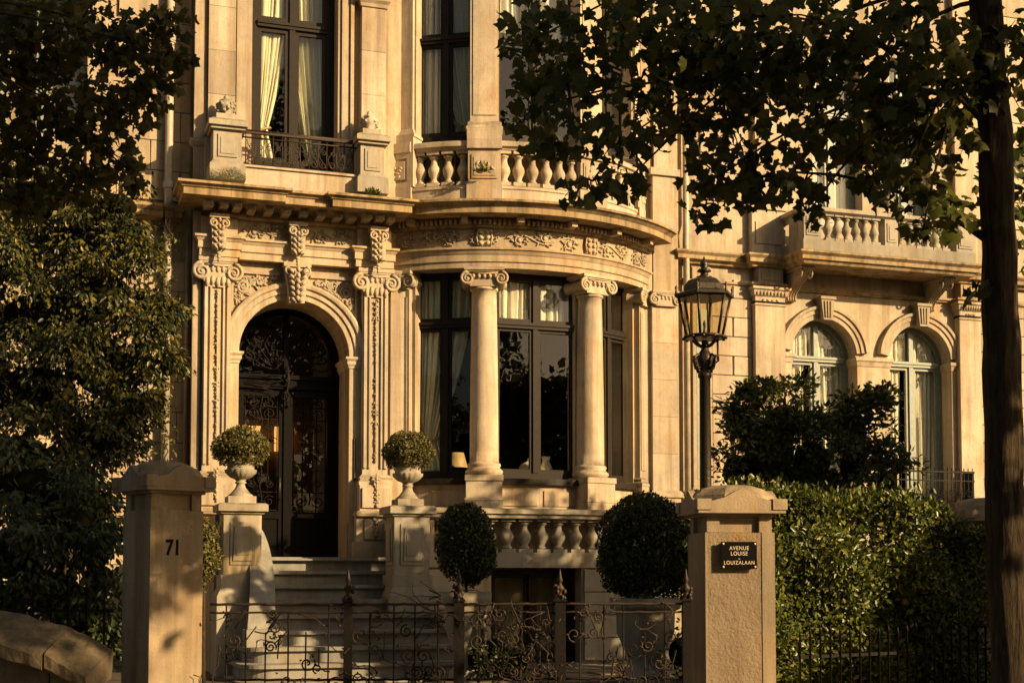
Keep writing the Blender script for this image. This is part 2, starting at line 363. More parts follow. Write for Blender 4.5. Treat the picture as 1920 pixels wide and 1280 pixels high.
# ------------------------------------------------------------------ ground
tag(MB().box(-90, 90, -12.2, 40, -0.4, 0.0).build('pavement', M_PAVE), kind='structure')
tag(MB().box(-90, 90, -90, -12.2, -0.5, -0.13).build('road', M_ASPH), kind='structure')
gg = tag(MB().box(-14, 22, -8.6, 0.2, 0.0, 0.40).build('garden_ground', M_SOIL), kind='structure')
pm = None
for i in range(11):
    for j in range(7):
        x0 = 1.0 + i*0.46 + (0.23 if j % 2 else 0); y0 = -4.6 + j*0.46
        h = 0.425 + random.uniform(0, 0.012)
        o = MB().frus(-0.218, 0.218, -0.218, 0.218, 0.39, 0.44, 0.008, 0.008).build('paving_slab', M_PAVE, gg) if pm is None else dup(pm, gg)
        pm = pm or o
        o.location = (x0, y0, random.uniform(-0.012, 0.004)); o.rotation_euler = (random.uniform(-.012,.012), random.uniform(-.012,.012), random.uniform(-.02,.02))
# ------------------------------------------------------------------ parametric building pieces
BAL = [(0.085,0.0),(0.085,0.05),(0.055,0.06),(0.06,0.085),(0.045,0.10),(0.042,0.13),(0.072,0.20),(0.082,0.245),(0.072,0.29),(0.046,0.345),(0.038,0.40),(0.044,0.435),(0.062,0.445),(0.062,0.465),(0.05,0.475),(0.085,0.485),(0.085,0.53)]
_balmesh = {}
def baluster_mesh(h, s=1.0, mat=None):
    k = (round(h, 3), round(s, 3), mat.name)
    if k not in _balmesh:
        mb = MB(); f = h/0.53; q = [(r*s, z*f) for r, z in BAL]
        mb.lathe(0, 0, q[2:-2], 12); w = 0.085*s*0.95
        mb.box(-w, w, -w, w, 0, 0.055*f); mb.box(-w, w, -w, w, 0.482*f, h)
        _balmesh[k] = mb.mesh('baluster', mat)
    return _balmesh[k]
def balusters(parent, spots, z, h, s=1.0, mat=None):
    me = baluster_mesh(h, s, mat or M_ST)
    for x, y, a in spots:
        o = link(bpy.data.objects.new('baluster', me), parent); o.matrix_local = at(x, y, z, a + random.uniform(-.06, .06))
def ionic(parent, T, z0, z1, w, depth, pil=False, mat=None):
    # front at local y = -depth/2 ... volutes either side, egg band between, abacus on top
    mb = MB(T); h = z1-z0; r = h*0.36
    mb.box(-w*0.62, w*0.62, -depth*0.60, depth*0.60, z1-h*0.16, z1)
    mb.box(-w*0.55, w*0.55, -depth*0.55, depth*0.55, z1-h*0.24, z1-h*0.16)
    for sgn in (-1, 1):
        cx, cz = sgn*w*0.52, z0+h*0.40
        pts = spiral(cx, cz, r, r*0.12, pi/2, sgn*-1.9, -depth*0.56, 26)
        mb.tube(pts, [h*0.085*(1-0.5*i/26) for i in range(27)], 6)
        n = 14; vs = []                                     # the roll that runs back from the volute
        for yy, rr in ((-depth*0.54, r*0.98), (-depth*0.25, r*0.72), (depth*0.25, r*0.72), (depth*0.54, r*0.98)):
            vs += [(cx+rr*cos(2*pi*k/n), yy, cz+rr*sin(2*pi*k/n)) for k in range(n)]
        fs = [(i*n+k, i*n+(k+1) % n, (i+1)*n+(k+1) % n, (i+1)*n+k) for i in range(3) for k in range(n)]
        mb.add(vs, fs, True); mb.add(vs[:n], [tuple(range(n-1, -1, -1))])
        mb.blob((cx, -depth*0.57, cz), (r*0.2, r*0.2, r*0.2), 0, 6, 4)
    mb.box(-w*0.45, w*0.45, -depth*0.5, depth*0.5, z0+h*0.30, z1-h*0.24)
    for i in range(5):
        mb.blob((-w*0.34+w*0.17*i, -depth*0.52, z0+h*0.52), (w*0.065, depth*0.10, h*0.14), 0, 6, 4)
    mb.tube([(-w*0.42, -depth*0.55, z1-h*0.3), (0, -depth*0.55, z1-h*0.36), (w*0.42, -depth*0.55, z1-h*0.3)], h*0.05, 6)
    mb.box(-w*0.44, w*0.44, -depth*0.5, depth*0.5, z0, z0+h*0.30)
    return mb.build('capital', mat or M_CARVE, parent)
def rinceau(parent, f, s0, s1, z0, z1, name='frieze_carving', mat=None, seed=1, waves=None):
    # running acanthus scroll; f(s, z, d) -> point d proud of the frieze at station s
    R = random.Random(seed); mb = MB(); L = s1-s0; h = z1-z0; n = waves or max(2, int(L/(h*1.3))); wl = L/n
    T = lambda pts, r, k=5: mb.tube([f(*p) for p in pts], r, k)
    T([(s0+L*i/40, z0+h*0.5+h*0.26*sin(pi*n*i/40), 0.012) for i in range(41)], 0.012)
    for k in range(n):
        sc, up = s0+wl*(k+0.5), (1 if k % 2 else -1); cz = z0+h*0.5+up*h*0.10; r = h*0.30
        T([(sc+(r*(1-t*0.85))*cos(up*(1.2+t*9)), cz+(r*(1-t*0.85))*sin(up*(1.2+t*9)), 0.016) for t in [i/18 for i in range(19)]], [0.015-0.008*i/18 for i in range(19)])
        p = f(sc, cz, 0.022); mb.blob(p, (0.032, 0.018, 0.032), 0, 6, 4)
        for q in range(26):
            a = R.uniform(0, 2*pi); rr = r*R.uniform(0.7, 1.75)
            s_, z_ = sc+rr*cos(a)*1.25, min(z1-0.02, max(z0+0.02, cz+rr*sin(a)))
            if s_ < s0 or s_ > s1: continue
            p = f(s_, z_, 0.010); mb.blob(p, (R.uniform(0.018, 0.042), 0.022, R.uniform(0.008, 0.014)), a+R.uniform(-.9, .9), 6, 4)
    return mb.build(name, mat or M_CARVE, parent)
def drop(parent, x, y, z0, z1, seed=1, w=0.05, mat=None):
    # hanging garland of leaves and fruit down a pilaster
    R = random.Random(seed); mb = MB(); z = z1
    mb.tube([(x, y, z1), (x+.005, y-.004, (z0+z1)/2), (x, y, z0)], 0.014, 6)
    while z > z0:
        g = R.uniform(0.35, 1.15)*(0.55+0.6*sin(z*2.3+seed)**2)
        if R.random() < 0.22: z -= R.uniform(.03, .07); continue
        for k in (-1, 1): mb.blob((x+k*w*0.5*g, y, z+R.uniform(-.02, .02)), (w*0.55*g*R.uniform(.6, 1.2), 0.018, w*0.24), k*R.uniform(-1.4, -.1), 6, 4)
        mb.blob((x, y-0.006, z-0.03), (w*0.34, 0.028, w*0.4), 0, 6, 4); z -= R.uniform(0.04, 0.10)
    return mb.build('carved_drop', mat or M_CARVE, parent)
def lamp_relief(mb, R, pts_in, y, n):
    for _ in range(n):
        x, z = pts_in(R); mb.blob((x, y, z), (R.uniform(.03, .06), 0.022, R.uniform(.012, .02)), R.uniform(0, pi), 6, 4)
def window(parent, T, w, z0, z1, mat, trans=None, mull=True, fw=0.075, sw=0.05, name='window', arch_r=None, depth=0.09):
    # frame, sashes and panes; local x centred, glass at local y = 0
    fr = MB(T); g = []; h = w/2
    ztop = z1
    fr.box(-h, -h+fw, -depth/2, depth/2, z0, z1); fr.box(h-fw, h, -depth/2, depth/2, z0, z1)
    fr.box(-h+fw, h-fw, -depth/2, depth/2, z0, z0+fw*1.25)
    if arch_r: fr.arch(0, z1, [(arch_r-fw, -depth/2), (arch_r, -depth/2), (arch_r, depth/2), (arch_r-fw, depth/2)], 0, pi, 24)
    else: fr.box(-h+fw, h-fw, -depth/2, depth/2, z1-fw, z1)
    zs = [z0+fw*1.25] + ([trans] if trans else []) + [z1 - (0 if arch_r else fw)]
    if trans:
        fr.box(-h+fw, h-fw, -depth*0.75, depth/2, trans-0.045, trans+0.045); fr.box(-h+fw, h-fw, -depth*0.95, -depth*0.75, trans+0.0, trans+0.038)
    top_in = z1 + (arch_r-fw)*0.995 if arch_r else z1-fw
    if mull: fr.box(-0.04, 0.04, -depth*0.62, depth*0.4, z0+fw*1.25, top_in)
    root = fr.build(name, mat, parent)
    cols = [(-h+fw, -0.04), (0.04, h-fw)] if mull else [(-h+fw, h-fw)]
    rows = []
    if trans: rows = [(z0+fw*1.25, trans-0.045), (trans+0.045, top_in)]
    else: rows = [(z0+fw*1.25, top_in)]
    for ri, (za, zb) in enumerate(rows):
        for xa, xb in cols:
            if arch_r and ri == len(rows)-1:
                R_ = arch_r-fw; poly = [(xa, za), (xb, za)]
                n = 10
                for i in range(n+1):
                    x = xb+(xa-xb)*i/n; poly.append((x, z1+sqrt(max(0, R_*R_-x*x))))
                MB(T).add([(x, 0, z) for x, z in poly], [tuple(range(len(poly)))]).build('pane', M_GLASS, root)
            else:
                sb = MB(T)
                for q in ((xa, xa+sw, za, zb), (xb-sw, xb, za, zb), (xa+sw, xb-sw, za, za+sw*1.2), (xa+sw, xb-sw, zb-sw, zb)):
                    sb.box(q[0], q[1], -depth*0.32, depth*0.3, q[2], q[3])
                sb.build('sash', mat, root)
                xa_, xb_, za_, zb_ = xa+sw*.6, xb-sw*.6, za+sw*.6, zb-sw*.6; MB(T).add([(xa_, 0, za_), (xb_, 0, za_), (xb_, 0, zb_), (xa_, 0, zb_)], [(0, 1, 2, 3)]).build('pane', M_GLASS, root)
    return root
def curtain(label, T, xa, xb, z0, z1, zt, grab, mat=None, side=-1, y=0.22, folds=9, amp=0.045, seed=1, group='curtains behind the windows'):
    # one hanging drape from xa (outer edge) to xb (inner edge), caught at height zt to the share grab of its width
    R = random.Random(seed); nu, nv = folds*6, 44; V = []; F = []
    ph = [R.uniform(0, 6.28) for _ in range(4)]
    for j in range(nv+1):
        z = z0 + (z1-z0)*j/nv
        if zt is None: wd = 1.0
        elif z >= zt:
            t = (z-zt)/(z1-zt); wd = grab + (1-grab)*(1-(1-t)**1.9)
        else:
            t = (zt-z)/(zt-z0+1e-6); wd = grab + 0.22*(1-(1-t)**2)
        for i in range(nu+1):
            u = i/nu; x = xa + (xb-xa)*u*wd; u += 0.035*sin(5.1*u*2+ph[0])+0.022*sin(17*u+ph[3]+z*0.25)
            a = amp*(0.55+0.45*wd)*(1+0.55*sin(2.3*u*6.28+ph[0])*sin(1.1*z+ph[1]))
            yy = y + a*sin(folds*2*pi*u + ph[1] + 0.5*sin(z*1.3+ph[2])) + 0.35*a*sin(folds*2*pi*2.3*u+ph[3]+z*0.4)
            x += 0.4*a*cos(folds*2*pi*u + ph[1])
            V.append((x, yy, z))
    for j in range(nv):
        for i in range(nu):
            a = j*(nu+1)+i; F.append((a, a+1, a+nu+2, a+nu+1))
    mb = MB(T); mb.add(V, F, True); o = mb.build('curtain', mat or M_CURT)
    tag(o, label, 'curtain', group)
    if zt is not None:
        c = MB(T); xm = xa+(xb-xa)*grab*0.5; rx = abs(xb-xa)*grab*0.62+0.02
        c.tube([(xm+rx*cos(2*pi*k/16), y+(amp*1.6)*sin(2*pi*k/16), zt+0.06*cos(2*pi*k/16)*(1 if xb > xa else -1)) for k in range(16)], 0.018, 6, True)
        c.tube([(xm, y-amp*1.7, zt-0.02), (xm+.01, y-amp*1.9, zt-0.15)], [0.012, 0.022], 6)
        c.build('tie_back', M_CORD, o)
    return o

# ================================================================== CENTRE HOUSE
H = thing('town_house', 'cream stone town house with round-arched black door and curved bow window', 'house')
XL, XR, ZF, ZT = -1.32, 6.02, 1.85, 12.6
BX, BR, BY = 3.50, 2.90, 2.03                       # bow: centre x, radius, centre y
def bow(a, R=BR): return (BX + R*sin(a), BY - R*cos(a))
DC, DR, DS = 0.075, 0.775, 4.70                     # door arch: centre, radius, springing
wm = MB()
wm.box(XL, DC-DR, 0, 0.85, 0, DS); wm.box(DC+DR, 1.40, 0, 0.85, 0, DS)
wm.box(XL, DC-DR, 0, 0.85, DS, 7.2); wm.box(DC+DR, 1.40, 0, 0.85, DS, 7.2)
wm.archwall(DC, DR, DS, 7.2, 0, 0.85)
wm.box(DC-DR, DC+DR, 0.0, 0.85, 0.0, ZF-0.02)
wm.box(XL, -0.56, 0, 0.45, 7.2, ZT); wm.box(0.66, 1.40, 0, 0.45, 7.2, ZT); wm.box(-0.56, 0.66, 0, 0.45, 11.2, ZT)
wm.box(5.58, XR, 0, 0.6, 0, ZT)
wall = wm.build('wall', M_ST2, H)
# the left end return, a narrow quoin strip and its dado band
q = MB(); q.box(XL-0.02, -1.235, -0.10, -0.002, 0.4, 6.6); q.box(XL-0.03, -1.18, -0.10, -0.002, 6.9, ZT)
q.sweep([(XL-0.03, 0.0), (XL-0.03, -0.10), (-1.18, -0.10), (-1.18, 0.0)], [(0, 7.5), (0.03, 7.52), (0.05, 7.56), (0.05, 7.60), (0, 7.62)])
q.build('quoin_strip', M_ST, H)
# room behind: dark shell
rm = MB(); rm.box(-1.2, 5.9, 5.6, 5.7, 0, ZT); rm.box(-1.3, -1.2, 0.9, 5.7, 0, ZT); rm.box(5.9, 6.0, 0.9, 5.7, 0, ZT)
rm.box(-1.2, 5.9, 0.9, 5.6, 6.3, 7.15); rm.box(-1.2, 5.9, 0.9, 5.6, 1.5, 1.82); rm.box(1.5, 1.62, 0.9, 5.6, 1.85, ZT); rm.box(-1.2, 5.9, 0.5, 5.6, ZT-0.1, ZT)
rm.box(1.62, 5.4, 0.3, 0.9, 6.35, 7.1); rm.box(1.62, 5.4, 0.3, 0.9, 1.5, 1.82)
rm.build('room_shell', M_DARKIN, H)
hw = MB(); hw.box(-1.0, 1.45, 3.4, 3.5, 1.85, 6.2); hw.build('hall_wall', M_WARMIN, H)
hp = MB(); hp.box(0.66, 0.86, 1.6, 1.66, 1.85, 5.2); hp.build('hall_panelling', M_PIPE, H)
# ---- door surround
for x0, x1, sd in ((-1.20, -0.83, 1), (1.02, 1.385, 2)):
    mb = MB(); xm = (x0+x1)/2
    mb.box(x0, x1, -0.16, 0, 3.02, 5.62)
    for xa, xb in ((x0+0.012, x0+0.055), (x1-0.055, x1-0.012), (x0+0.085, x0+0.11), (x1-0.11, x1-0.085)):
        mb.box(xa, xb, -0.19, -0.16, 3.12, 5.55)
    mb.box(x0+0.012, x1-0.012, -0.19, -0.16, 5.55, 5.60)
    p = mb.build('pilaster', M_ST, H)
    drop(p, xm, -0.175, 3.2, 5.5, sd)
    b = MB(); b.sweep([(x0, 0), (x0, -0.16), (x1, -0.16), (x1, 0)], [(-.02, 2.88), (0.06, 2.88), (0.06, 2.93), (0.035, 2.96), (0.05, 2.99), (0.015, 3.03), (-.02, 3.03)])
    b.box(x0-0.05, x1+0.05, -0.24, 0, 2.52, 2.88); b.box(x0-0.02, x1+0.02, -0.27, -0.24, 2.56, 2.84)
    b.sweep([(x0-0.05, 0), (x0-0.05, -0.24), (x1+0.05, -0.24), (x1+0.05, 0)], [(-.02, 2.44), (0.05, 2.44), (0.07, 2.48), (0.03, 2.52), (-.02, 2.52)])
    b.build('pilaster_base', M_ST, p)
    drop(p, xm, -0.275, 2.60, 3.05, sd+5, 0.075)
    d = MB(); d.box(x0-0.09, x1+0.09, -0.22, 0, 1.85, 2.44); d.box(x0-0.13, x1+0.13, -0.27, 0, 1.85, 2.08)
    d.box(x0+0.02, x1-0.02, -0.25, -0.22, 2.12, 2.40); d.build('dado', M_ST2, p)
    drop(p, xm, -0.255, 2.14, 2.38, sd+9, 0.10)
    c = ionic(p, (xm, -0.09, 0), 5.62, 5.96, 0.42, 0.22)
    lf = MB()
    for k in range(5): lf.blob((x0+0.045+k*(x1-x0-0.09)/4, -0.20, 5.62+0.02*(k % 2)), (0.035, 0.03, 0.07), 0, 6, 4)
    lf.build('capital_leaves', M_CARVE, p)
# jamb piers and imposts
for x0, x1 in ((-0.83, DC-DR), (DC+DR, 1.02)):
    mb = MB(); mb.box(x0, x1, -0.05, 0, 1.85, DS-0.16); mb.box(x0, x1, -0.09, 0, 1.85, 2.1); mb.box(x0, x1, -0.075, 0, 2.1, 2.35)
    mb.build('jamb_pier', M_ST2, H)
    xi = DC-DR if x0 < 0 else DC+DR; sg = 1 if x0 < 0 else -1
    prof = [(-.02, DS-0.16), (0.01, DS-0.16), (0.015, DS-0.13), (0.035, DS-0.10), (0.035, DS-0.06), (0.06, DS-0.03), (0.06, DS), (-.02, DS)]
    path = [(x0, -0.05), (x1, -0.05), (x1, 0.7)] if x0 < 0 else [(x0, 0.7), (x0, -0.05), (x1, -0.05)]
    MB().sweep(path, prof).build('impost', M_ST, H)
ar = MB()
ar.arch(DC, DS, [(DR, 0.0), (DR, -0.05), (DR+0.075, -0.05), (DR+0.085, -0.075), (DR+0.15, -0.075), (DR+0.165, -0.105), (DR+0.205, -0.115), (DR+0.235, -0.10), (DR+0.235, 0.0)])
ar.build('archivolt', M_ST, H)
ks = MB(); ks.prism([(DC-0.105, 5.40), (DC+0.105, 5.40), (DC+0.165, 5.92), (DC-0.165, 5.92)], -0.20, 0); ks.box(DC-0.19, DC+0.19, -0.23, 0, 5.90, 5.965)
R_ = random.Random(3)
for i in range(6):
    z = 5.44+i*0.078; w = 0.075+0.012*i
    for s_ in (-1, 1): ks.blob((DC+s_*w*0.7, -0.21-0.012*i, z), (0.05, 0.04, 0.026), s_*0.7, 6, 4)
    ks.blob((DC, -0.225-0.012*i, z+0.02), (0.035, 0.05, 0.04), 0, 6, 4)
for s_ in (-1, 1): ks.tube([(p[0], p[1], p[2]) for p in spiral(DC+s_*0.12, 5.84, 0.06, 0.012, pi/2, -s_*1.5, -0.24, 18)], 0.018, 6)
ks.build('keystone', M_CARVE, H)
for s_ in (-1, 1):
    sp = MB()
    xo = DC+s_*0.885
    sp.box(min(xo, xo-s_*0.03), max(xo, xo-s_*0.03), -0.035, 0, 4.98, 5.84)
    xi = DC+s_*0.22; sp.box(min(xo-s_*0.03, xi), max(xo-s_*0.03, xi), -0.035, 0, 5.80, 5.84)
    def inside(R, s_=s_):
        while True:
            x = R.uniform(0.24, 0.83); z = R.uniform(5.05, 5.77)
            if sqrt(x*x+(z-DS)**2) > DR+0.27: return DC+s_*x, z
    lamp_relief(sp, random.Random(11+s_), inside, -0.012, 95)
    sp.tube(spiral(DC+s_*0.72, 5.62, 0.10, 0.02, 0, s_*1.7, -0.02, 20), 0.018, 6)
    sp.tube(spiral(DC+s_*0.50, 5.70, 0.055, 0.01, 1, s_*1.5, -0.02, 16), 0.014, 6)
    sp.build('spandrel_carving', M_CARVE, H)
# ---- entablature over the door, breaking forward over each pilaster
epath = [(-1.27, 0), (-1.27, -0.22), (-0.72, -0.22), (-0.72, -0.13), (0.90, -0.13), (0.90, -0.22), (1.45, -0.22), (1.45, 0)]
en = MB()
en.sweep(epath, [(-.12, 5.97), (0, 5.97), (0, 6.07), (0.02, 6.075), (0.02, 6.17), (0.03, 6.18), (0.05, 6.21), (0.07, 6.22), (0.07, 6.25), (0, 6.26), (-.12, 6.26)])
en.sweep(epath, [(-.12, 6.26), (-0.03, 6.26), (-0.03, 6.52), (-.12, 6.52)])
ent = en.build('entablature', M_ST2, H)
rinceau(ent, lambda s, z, d: (s, -0.10-d, z), -0.68, -0.05, 6.28, 6.50, seed=2); rinceau(ent, lambda s, z, d: (s, -0.10-d, z), 0.22, 0.86, 6.28, 6.50, seed=5)
co = MB(); cpath = [(-1.20, 0), (-1.20, -.40), (-.52, -.40), (-.52, -.31), (.80, -.31), (.80, -.40), (1.24, -.40), (1.24, 0)]
co.sweep(cpath, [(-.28, 6.52), (-.14, 6.52), (-.12, 6.55), (-.12, 6.64), (-.08, 6.66), (0.34, 6.66), (0.34, 6.75), (0.36, 6.76), (0.38, 6.79), (0.42, 6.80), (0.42, 6.835), (-.28, 6.87)])
cor = co.build('cornice', M_COR, H)
me = None
for x, y in [(-1.18, -0.22), (-0.98, -0.22), (-0.80, -0.22), (-0.60, -0.13), (-0.36, -0.13), (-0.12, -0.13), (0.12, -0.13), (0.36, -0.13), (0.60, -0.13), (0.80, -0.13), (1.0, -0.22), (1.18, -0.22), (1.33, -0.22)]:
    if me is None:
        mb = MB(); mb.box(-0.055, 0.055, -0.34, -0.055, 6.575, 6.658); mb.box(-0.065, 0.065, -0.36, -0.055, 6.64, 6.659)
        for k in range(3): mb.box(-0.045+k*0.033, -0.02+k*0.033, -0.352, -0.34, 6.58, 6.635)
        me = mb.mesh('modillion', M_ST)
    o = link(bpy.data.objects.new('modillion', me), cor); o.location = (x, y, 0)
# scroll brackets that run from the capital to the cornice
for x, y, z0, z1 in ((-1.02, -0.26, 5.94, 6.52), (DC, -0.16, 5.98, 6.52), (1.20, -0.26, 5.94, 6.52)):
    mb = MB(); h = z1-z0
    mb.prism([(x-0.09, z0+h*0.2), (x+0.09, z0+h*0.2), (x+0.11, z1), (x-0.11, z1)], y-0.10, y+0.05)
    mb.box(x-0.13, x+0.13, y-0.14, y+0.05, z1-0.06, z1-0.002)
    for i in range(5):
        z = z0+h*(0.22+0.15*i)
        for s_ in (-1, 1): mb.blob((x+s_*0.05, y-0.11, z), (0.05, 0.03, 0.022), s_*0.8, 6, 4)
        mb.blob((x, y-0.12, z+0.02), (0.025, 0.035, 0.035), 0, 6, 4)
    for k in range(4): mb.blob((x, y-0.06, z0+h*(0.16-0.08*k)), (0.045-0.008*k, 0.03, 0.03), 0, 6, 4)
    for s_ in (-1, 1): mb.tube(spiral(x+s_*0.075, z1-0.13, 0.06, 0.012, pi/2, -s_*1.4, y-0.12, 16), 0.016, 6)
    mb.build('scroll_bracket', M_CARVE, H)
# ---- front door
FY = 0.70
fd = MB(); fd.box(DC-DR, DC-DR+0.085, FY-0.05, FY+0.1, ZF, DS); fd.box(DC+DR-0.085, DC+DR, FY-0.05, FY+0.1, ZF, DS)
fd.arch(DC, DS, [(DR-0.10, FY-0.05), (DR, FY-0.05), (DR, FY+0.1), (DR-0.10, FY+0.1)])
fd.box(DC-DR+0.085, DC+DR-0.085, FY-0.06, FY+0.1, 4.30, 4.50); fd.box(DC-DR+0.085, DC+DR-0.085, FY-0.10, FY-0.06, 4.44, 4.50)
fd.box(DC-DR+0.085, DC+DR-0.085, FY-0.09, FY-0.06, 4.30, 4.345); fd.box(DC-0.03, DC+0.03, FY-0.04, FY+0.05, 4.50, DS+DR-0.1)
door = fd.build('front_door', M_BLACK, H)
poly = [(DC-DR+0.09, 4.50), (DC+DR-0.09, 4.50)] + [(DC+(DR-0.1)*cos(pi*i/24), DS+(DR-0.1)*sin(pi*i/24)) for i in range(25)]
MB().add([(x, FY+0.02, z) for x, z in poly], [tuple(range(len(poly)))]).build('fanlight_pane', M_GLASS, door)
for x0, x1 in ((DC-DR+0.085, DC-0.012), (DC+0.012, DC+DR-0.085)):
    lf = MB(); xa, xb = x0+0.085, x1-0.085
    lf.box(x0, xa, FY-0.035, FY+0.035, ZF+0.03, 4.30); lf.box(xb, x1, FY-0.035, FY+0.035, ZF+0.03, 4.30)
    lf.box(xa, xb, FY-0.035, FY+0.035, 4.20, 4.30); lf.box(xa, xb, FY-0.035, FY+0.035, ZF+0.03, ZF+0.14); lf.box(xa, xb, FY-0.035, FY+0.035, ZF+0.58, ZF+0.68)
    lf.box(xa, xb, FY-0.015, FY+0.03, ZF+0.14, ZF+0.58); lf.frus(xa+0.04, xb-0.04, FY-0.03, FY-0.015, ZF+0.19, ZF+0.53, 0.02, 0)
    lf.build('door_leaf', M_BLACK, door)
    MB().add([(xa-.01, FY+.006, ZF+.67), (xb+.01, FY+.006, ZF+.67), (xb+.01, FY+.006, 4.21), (xa-.01, FY+.006, 4.21)], [(0, 1, 2, 3)]).build('door_pane', M_GLASS, door)
mb = MB(); mb.box(DC-0.03, DC+0.03, FY-0.06, FY-0.035, ZF+0.03, 4.30); mb.build('meeting_stile', M_BLACK, door)
MB().tube([(DC-0.09, FY-0.04, 2.70), (DC-0.09, FY-0.10, 2.72), (DC-0.09, FY-0.10, 3.0), (DC-0.09, FY-0.04, 3.02)], 0.014, 8).build('pull_handle', M_LAMP, door)
MB().box(DC+0.18, DC+0.42, FY-0.05, FY-0.036, 2.44, 2.50).build('letter_plate', M_LAMP, door)
MB().box(DC+DR+0.07, DC+DR+0.10, -0.075, -0.051, 2.95, 3.55).build('bell_plate', M_LAMP, H)
# wrought grilles: scrolls, bars and vines
def grille(x0, x1, z0, z1, y, seed, parent, dense=1.0):
    R = random.Random(seed); mb = MB(); w = x1-x0; xm = (x0+x1)/2
    for x in (x0+0.02, x0+w*0.3, x1-w*0.3, x1-0.02): mb.tube([(x, y, z0), (x, y, z1)], 0.009, 5)
    for z in (z1-0.02, z1-0.16, z1-0.34, z0+0.02, z0+0.28): mb.tube([(x0, y, z), (x1, y, z)], 0.008, 5)
    for s_ in (-1, 1):
        for zc, r, t in ((z1-0.10, 0.07, 1.3), (z1-0.26, 0.085, -1.5), (z1-0.45, 0.075, 1.6), (z0+0.15, 0.085, 1.4), (z0+0.40, 0.06, -1.4)):
            mb.tube(spiral(xm+s_*w*0.24, zc, r, 0.012, R.uniform(0, 6), s_*t, y-0.012, 22), 0.0085, 5)
    mb.tube([(xm+0.015*sin(k*0.9), y-0.012, z0+0.1+(z1-z0-0.1)*k/30) for k in range(31)], 0.009, 5)
    for k in range(int(34*dense)):
        z = z1-R.random()**1.8*(z1-z0)*0.8; x = xm+R.uniform(-.5, .5)*w*0.9*(0.35+0.65*(z-z0)/(z1-z0))
        mb.blob((x, y-0.016, z), (R.uniform(.012, .026), .012, R.uniform(.008, .014)), R.uniform(0, pi), 6, 3)
        mb.tube([(x, y-0.012, z), (x+R.uniform(-.06, .06), y-0.014, z+R.uniform(-.04, .05)), (x+R.uniform(-.1, .1), y-0.012, z+R.uniform(-.08, .1))], 0.006, 4)
    return mb.build('door_grille', M_IRON, parent)
grille(DC-DR+0.17, DC-0.10, ZF+0.68, 4.20, FY-0.012, 1, door, 1.3); grille(DC+0.10, DC+DR-0.17, ZF+0.68, 4.20, FY-0.012, 2, door, 0.9)
fg = MB(); R_ = random.Random(8)
for k in range(15):
    a = pi*(k+0.5)/15; r0 = 0.20
    fg.tube([(DC+r*cos(a+0.14*sin(r*9)), FY-0.01, DS-0.1+r*sin(a+0.14*sin(r*9))) for r in [r0+(DR-0.32)*i/8 for i in range(9)]], 0.008, 5)
    fg.tube(spiral(DC+(DR-0.24)*cos(a), DS+(DR-0.24)*sin(a)*0.98, 0.085, 0.015, R_.uniform(0, 6), R_.choice((-1, 1))*1.5, FY-0.02, 18), 0.0085, 5)
    for _ in range(6):
        q_ = R_.uniform(0.15, DR-0.14); fg.blob((DC+q_*cos(a)+R_.uniform(-.05, .05), FY-0.03, DS-0.05+q_*sin(a)), (.024, .012, .012), R_.uniform(0, pi), 6, 3)
for k in range(10):
    x = R_.uniform(-0.6, 0.05); z = 4.5+R_.uniform(0, .55); p = [(DC+x, FY-0.05, z)]
    for _ in range(6): p.append((p[-1][0]+R_.uniform(-.08, .08), FY-0.05+R_.uniform(-.02, .02), p[-1][2]+R_.uniform(-.08, .08)))
    fg.tube(p, 0.008, 5)
for k in range(14):
    x = DC+R_.uniform(-0.66, 0.02); z = 4.26+R_.uniform(0, .26); fg.tube([(x, FY-0.10, z), (x+R_.uniform(.08, .25), FY-0.11, z+R_.uniform(-.02, .02)), (x+R_.uniform(.2, .35), FY-0.105, z+R_.uniform(-.05, .05))], 0.007, 4)
fg.tube([(DC, FY-0.12, 4.62), (DC+.02, FY-0.13, 4.4), (DC-.01, FY-0.12, 4.2), (DC+.01, FY-0.11, 4.0)], [0.03, .022, .016, .006], 6)
for _ in range(26): fg.blob((DC+R_.gauss(0, .04), FY-0.13, R_.uniform(4.05, 4.68)), (.028, .016, .014), R_.uniform(0, pi), 6, 3)
fg.build('fanlight_grille', M_IRON, door)
wlamp = thing('wall_lamp', 'glowing amber wall lamp seen through the black front door glass', 'lamp'); wlamp.location = (0, 0, 0)
for x in (-0.02, 0.47): MB().box(x-0.13, x+0.13, 3.30, 3.36, 3.64, 4.04).build('lamp_shade', M_GLOW, wlamp)
MB().box(-0.02, 0.47, 3.37, 3.39, 3.80, 3.83).build('back_plate', M_LAMP, wlamp)
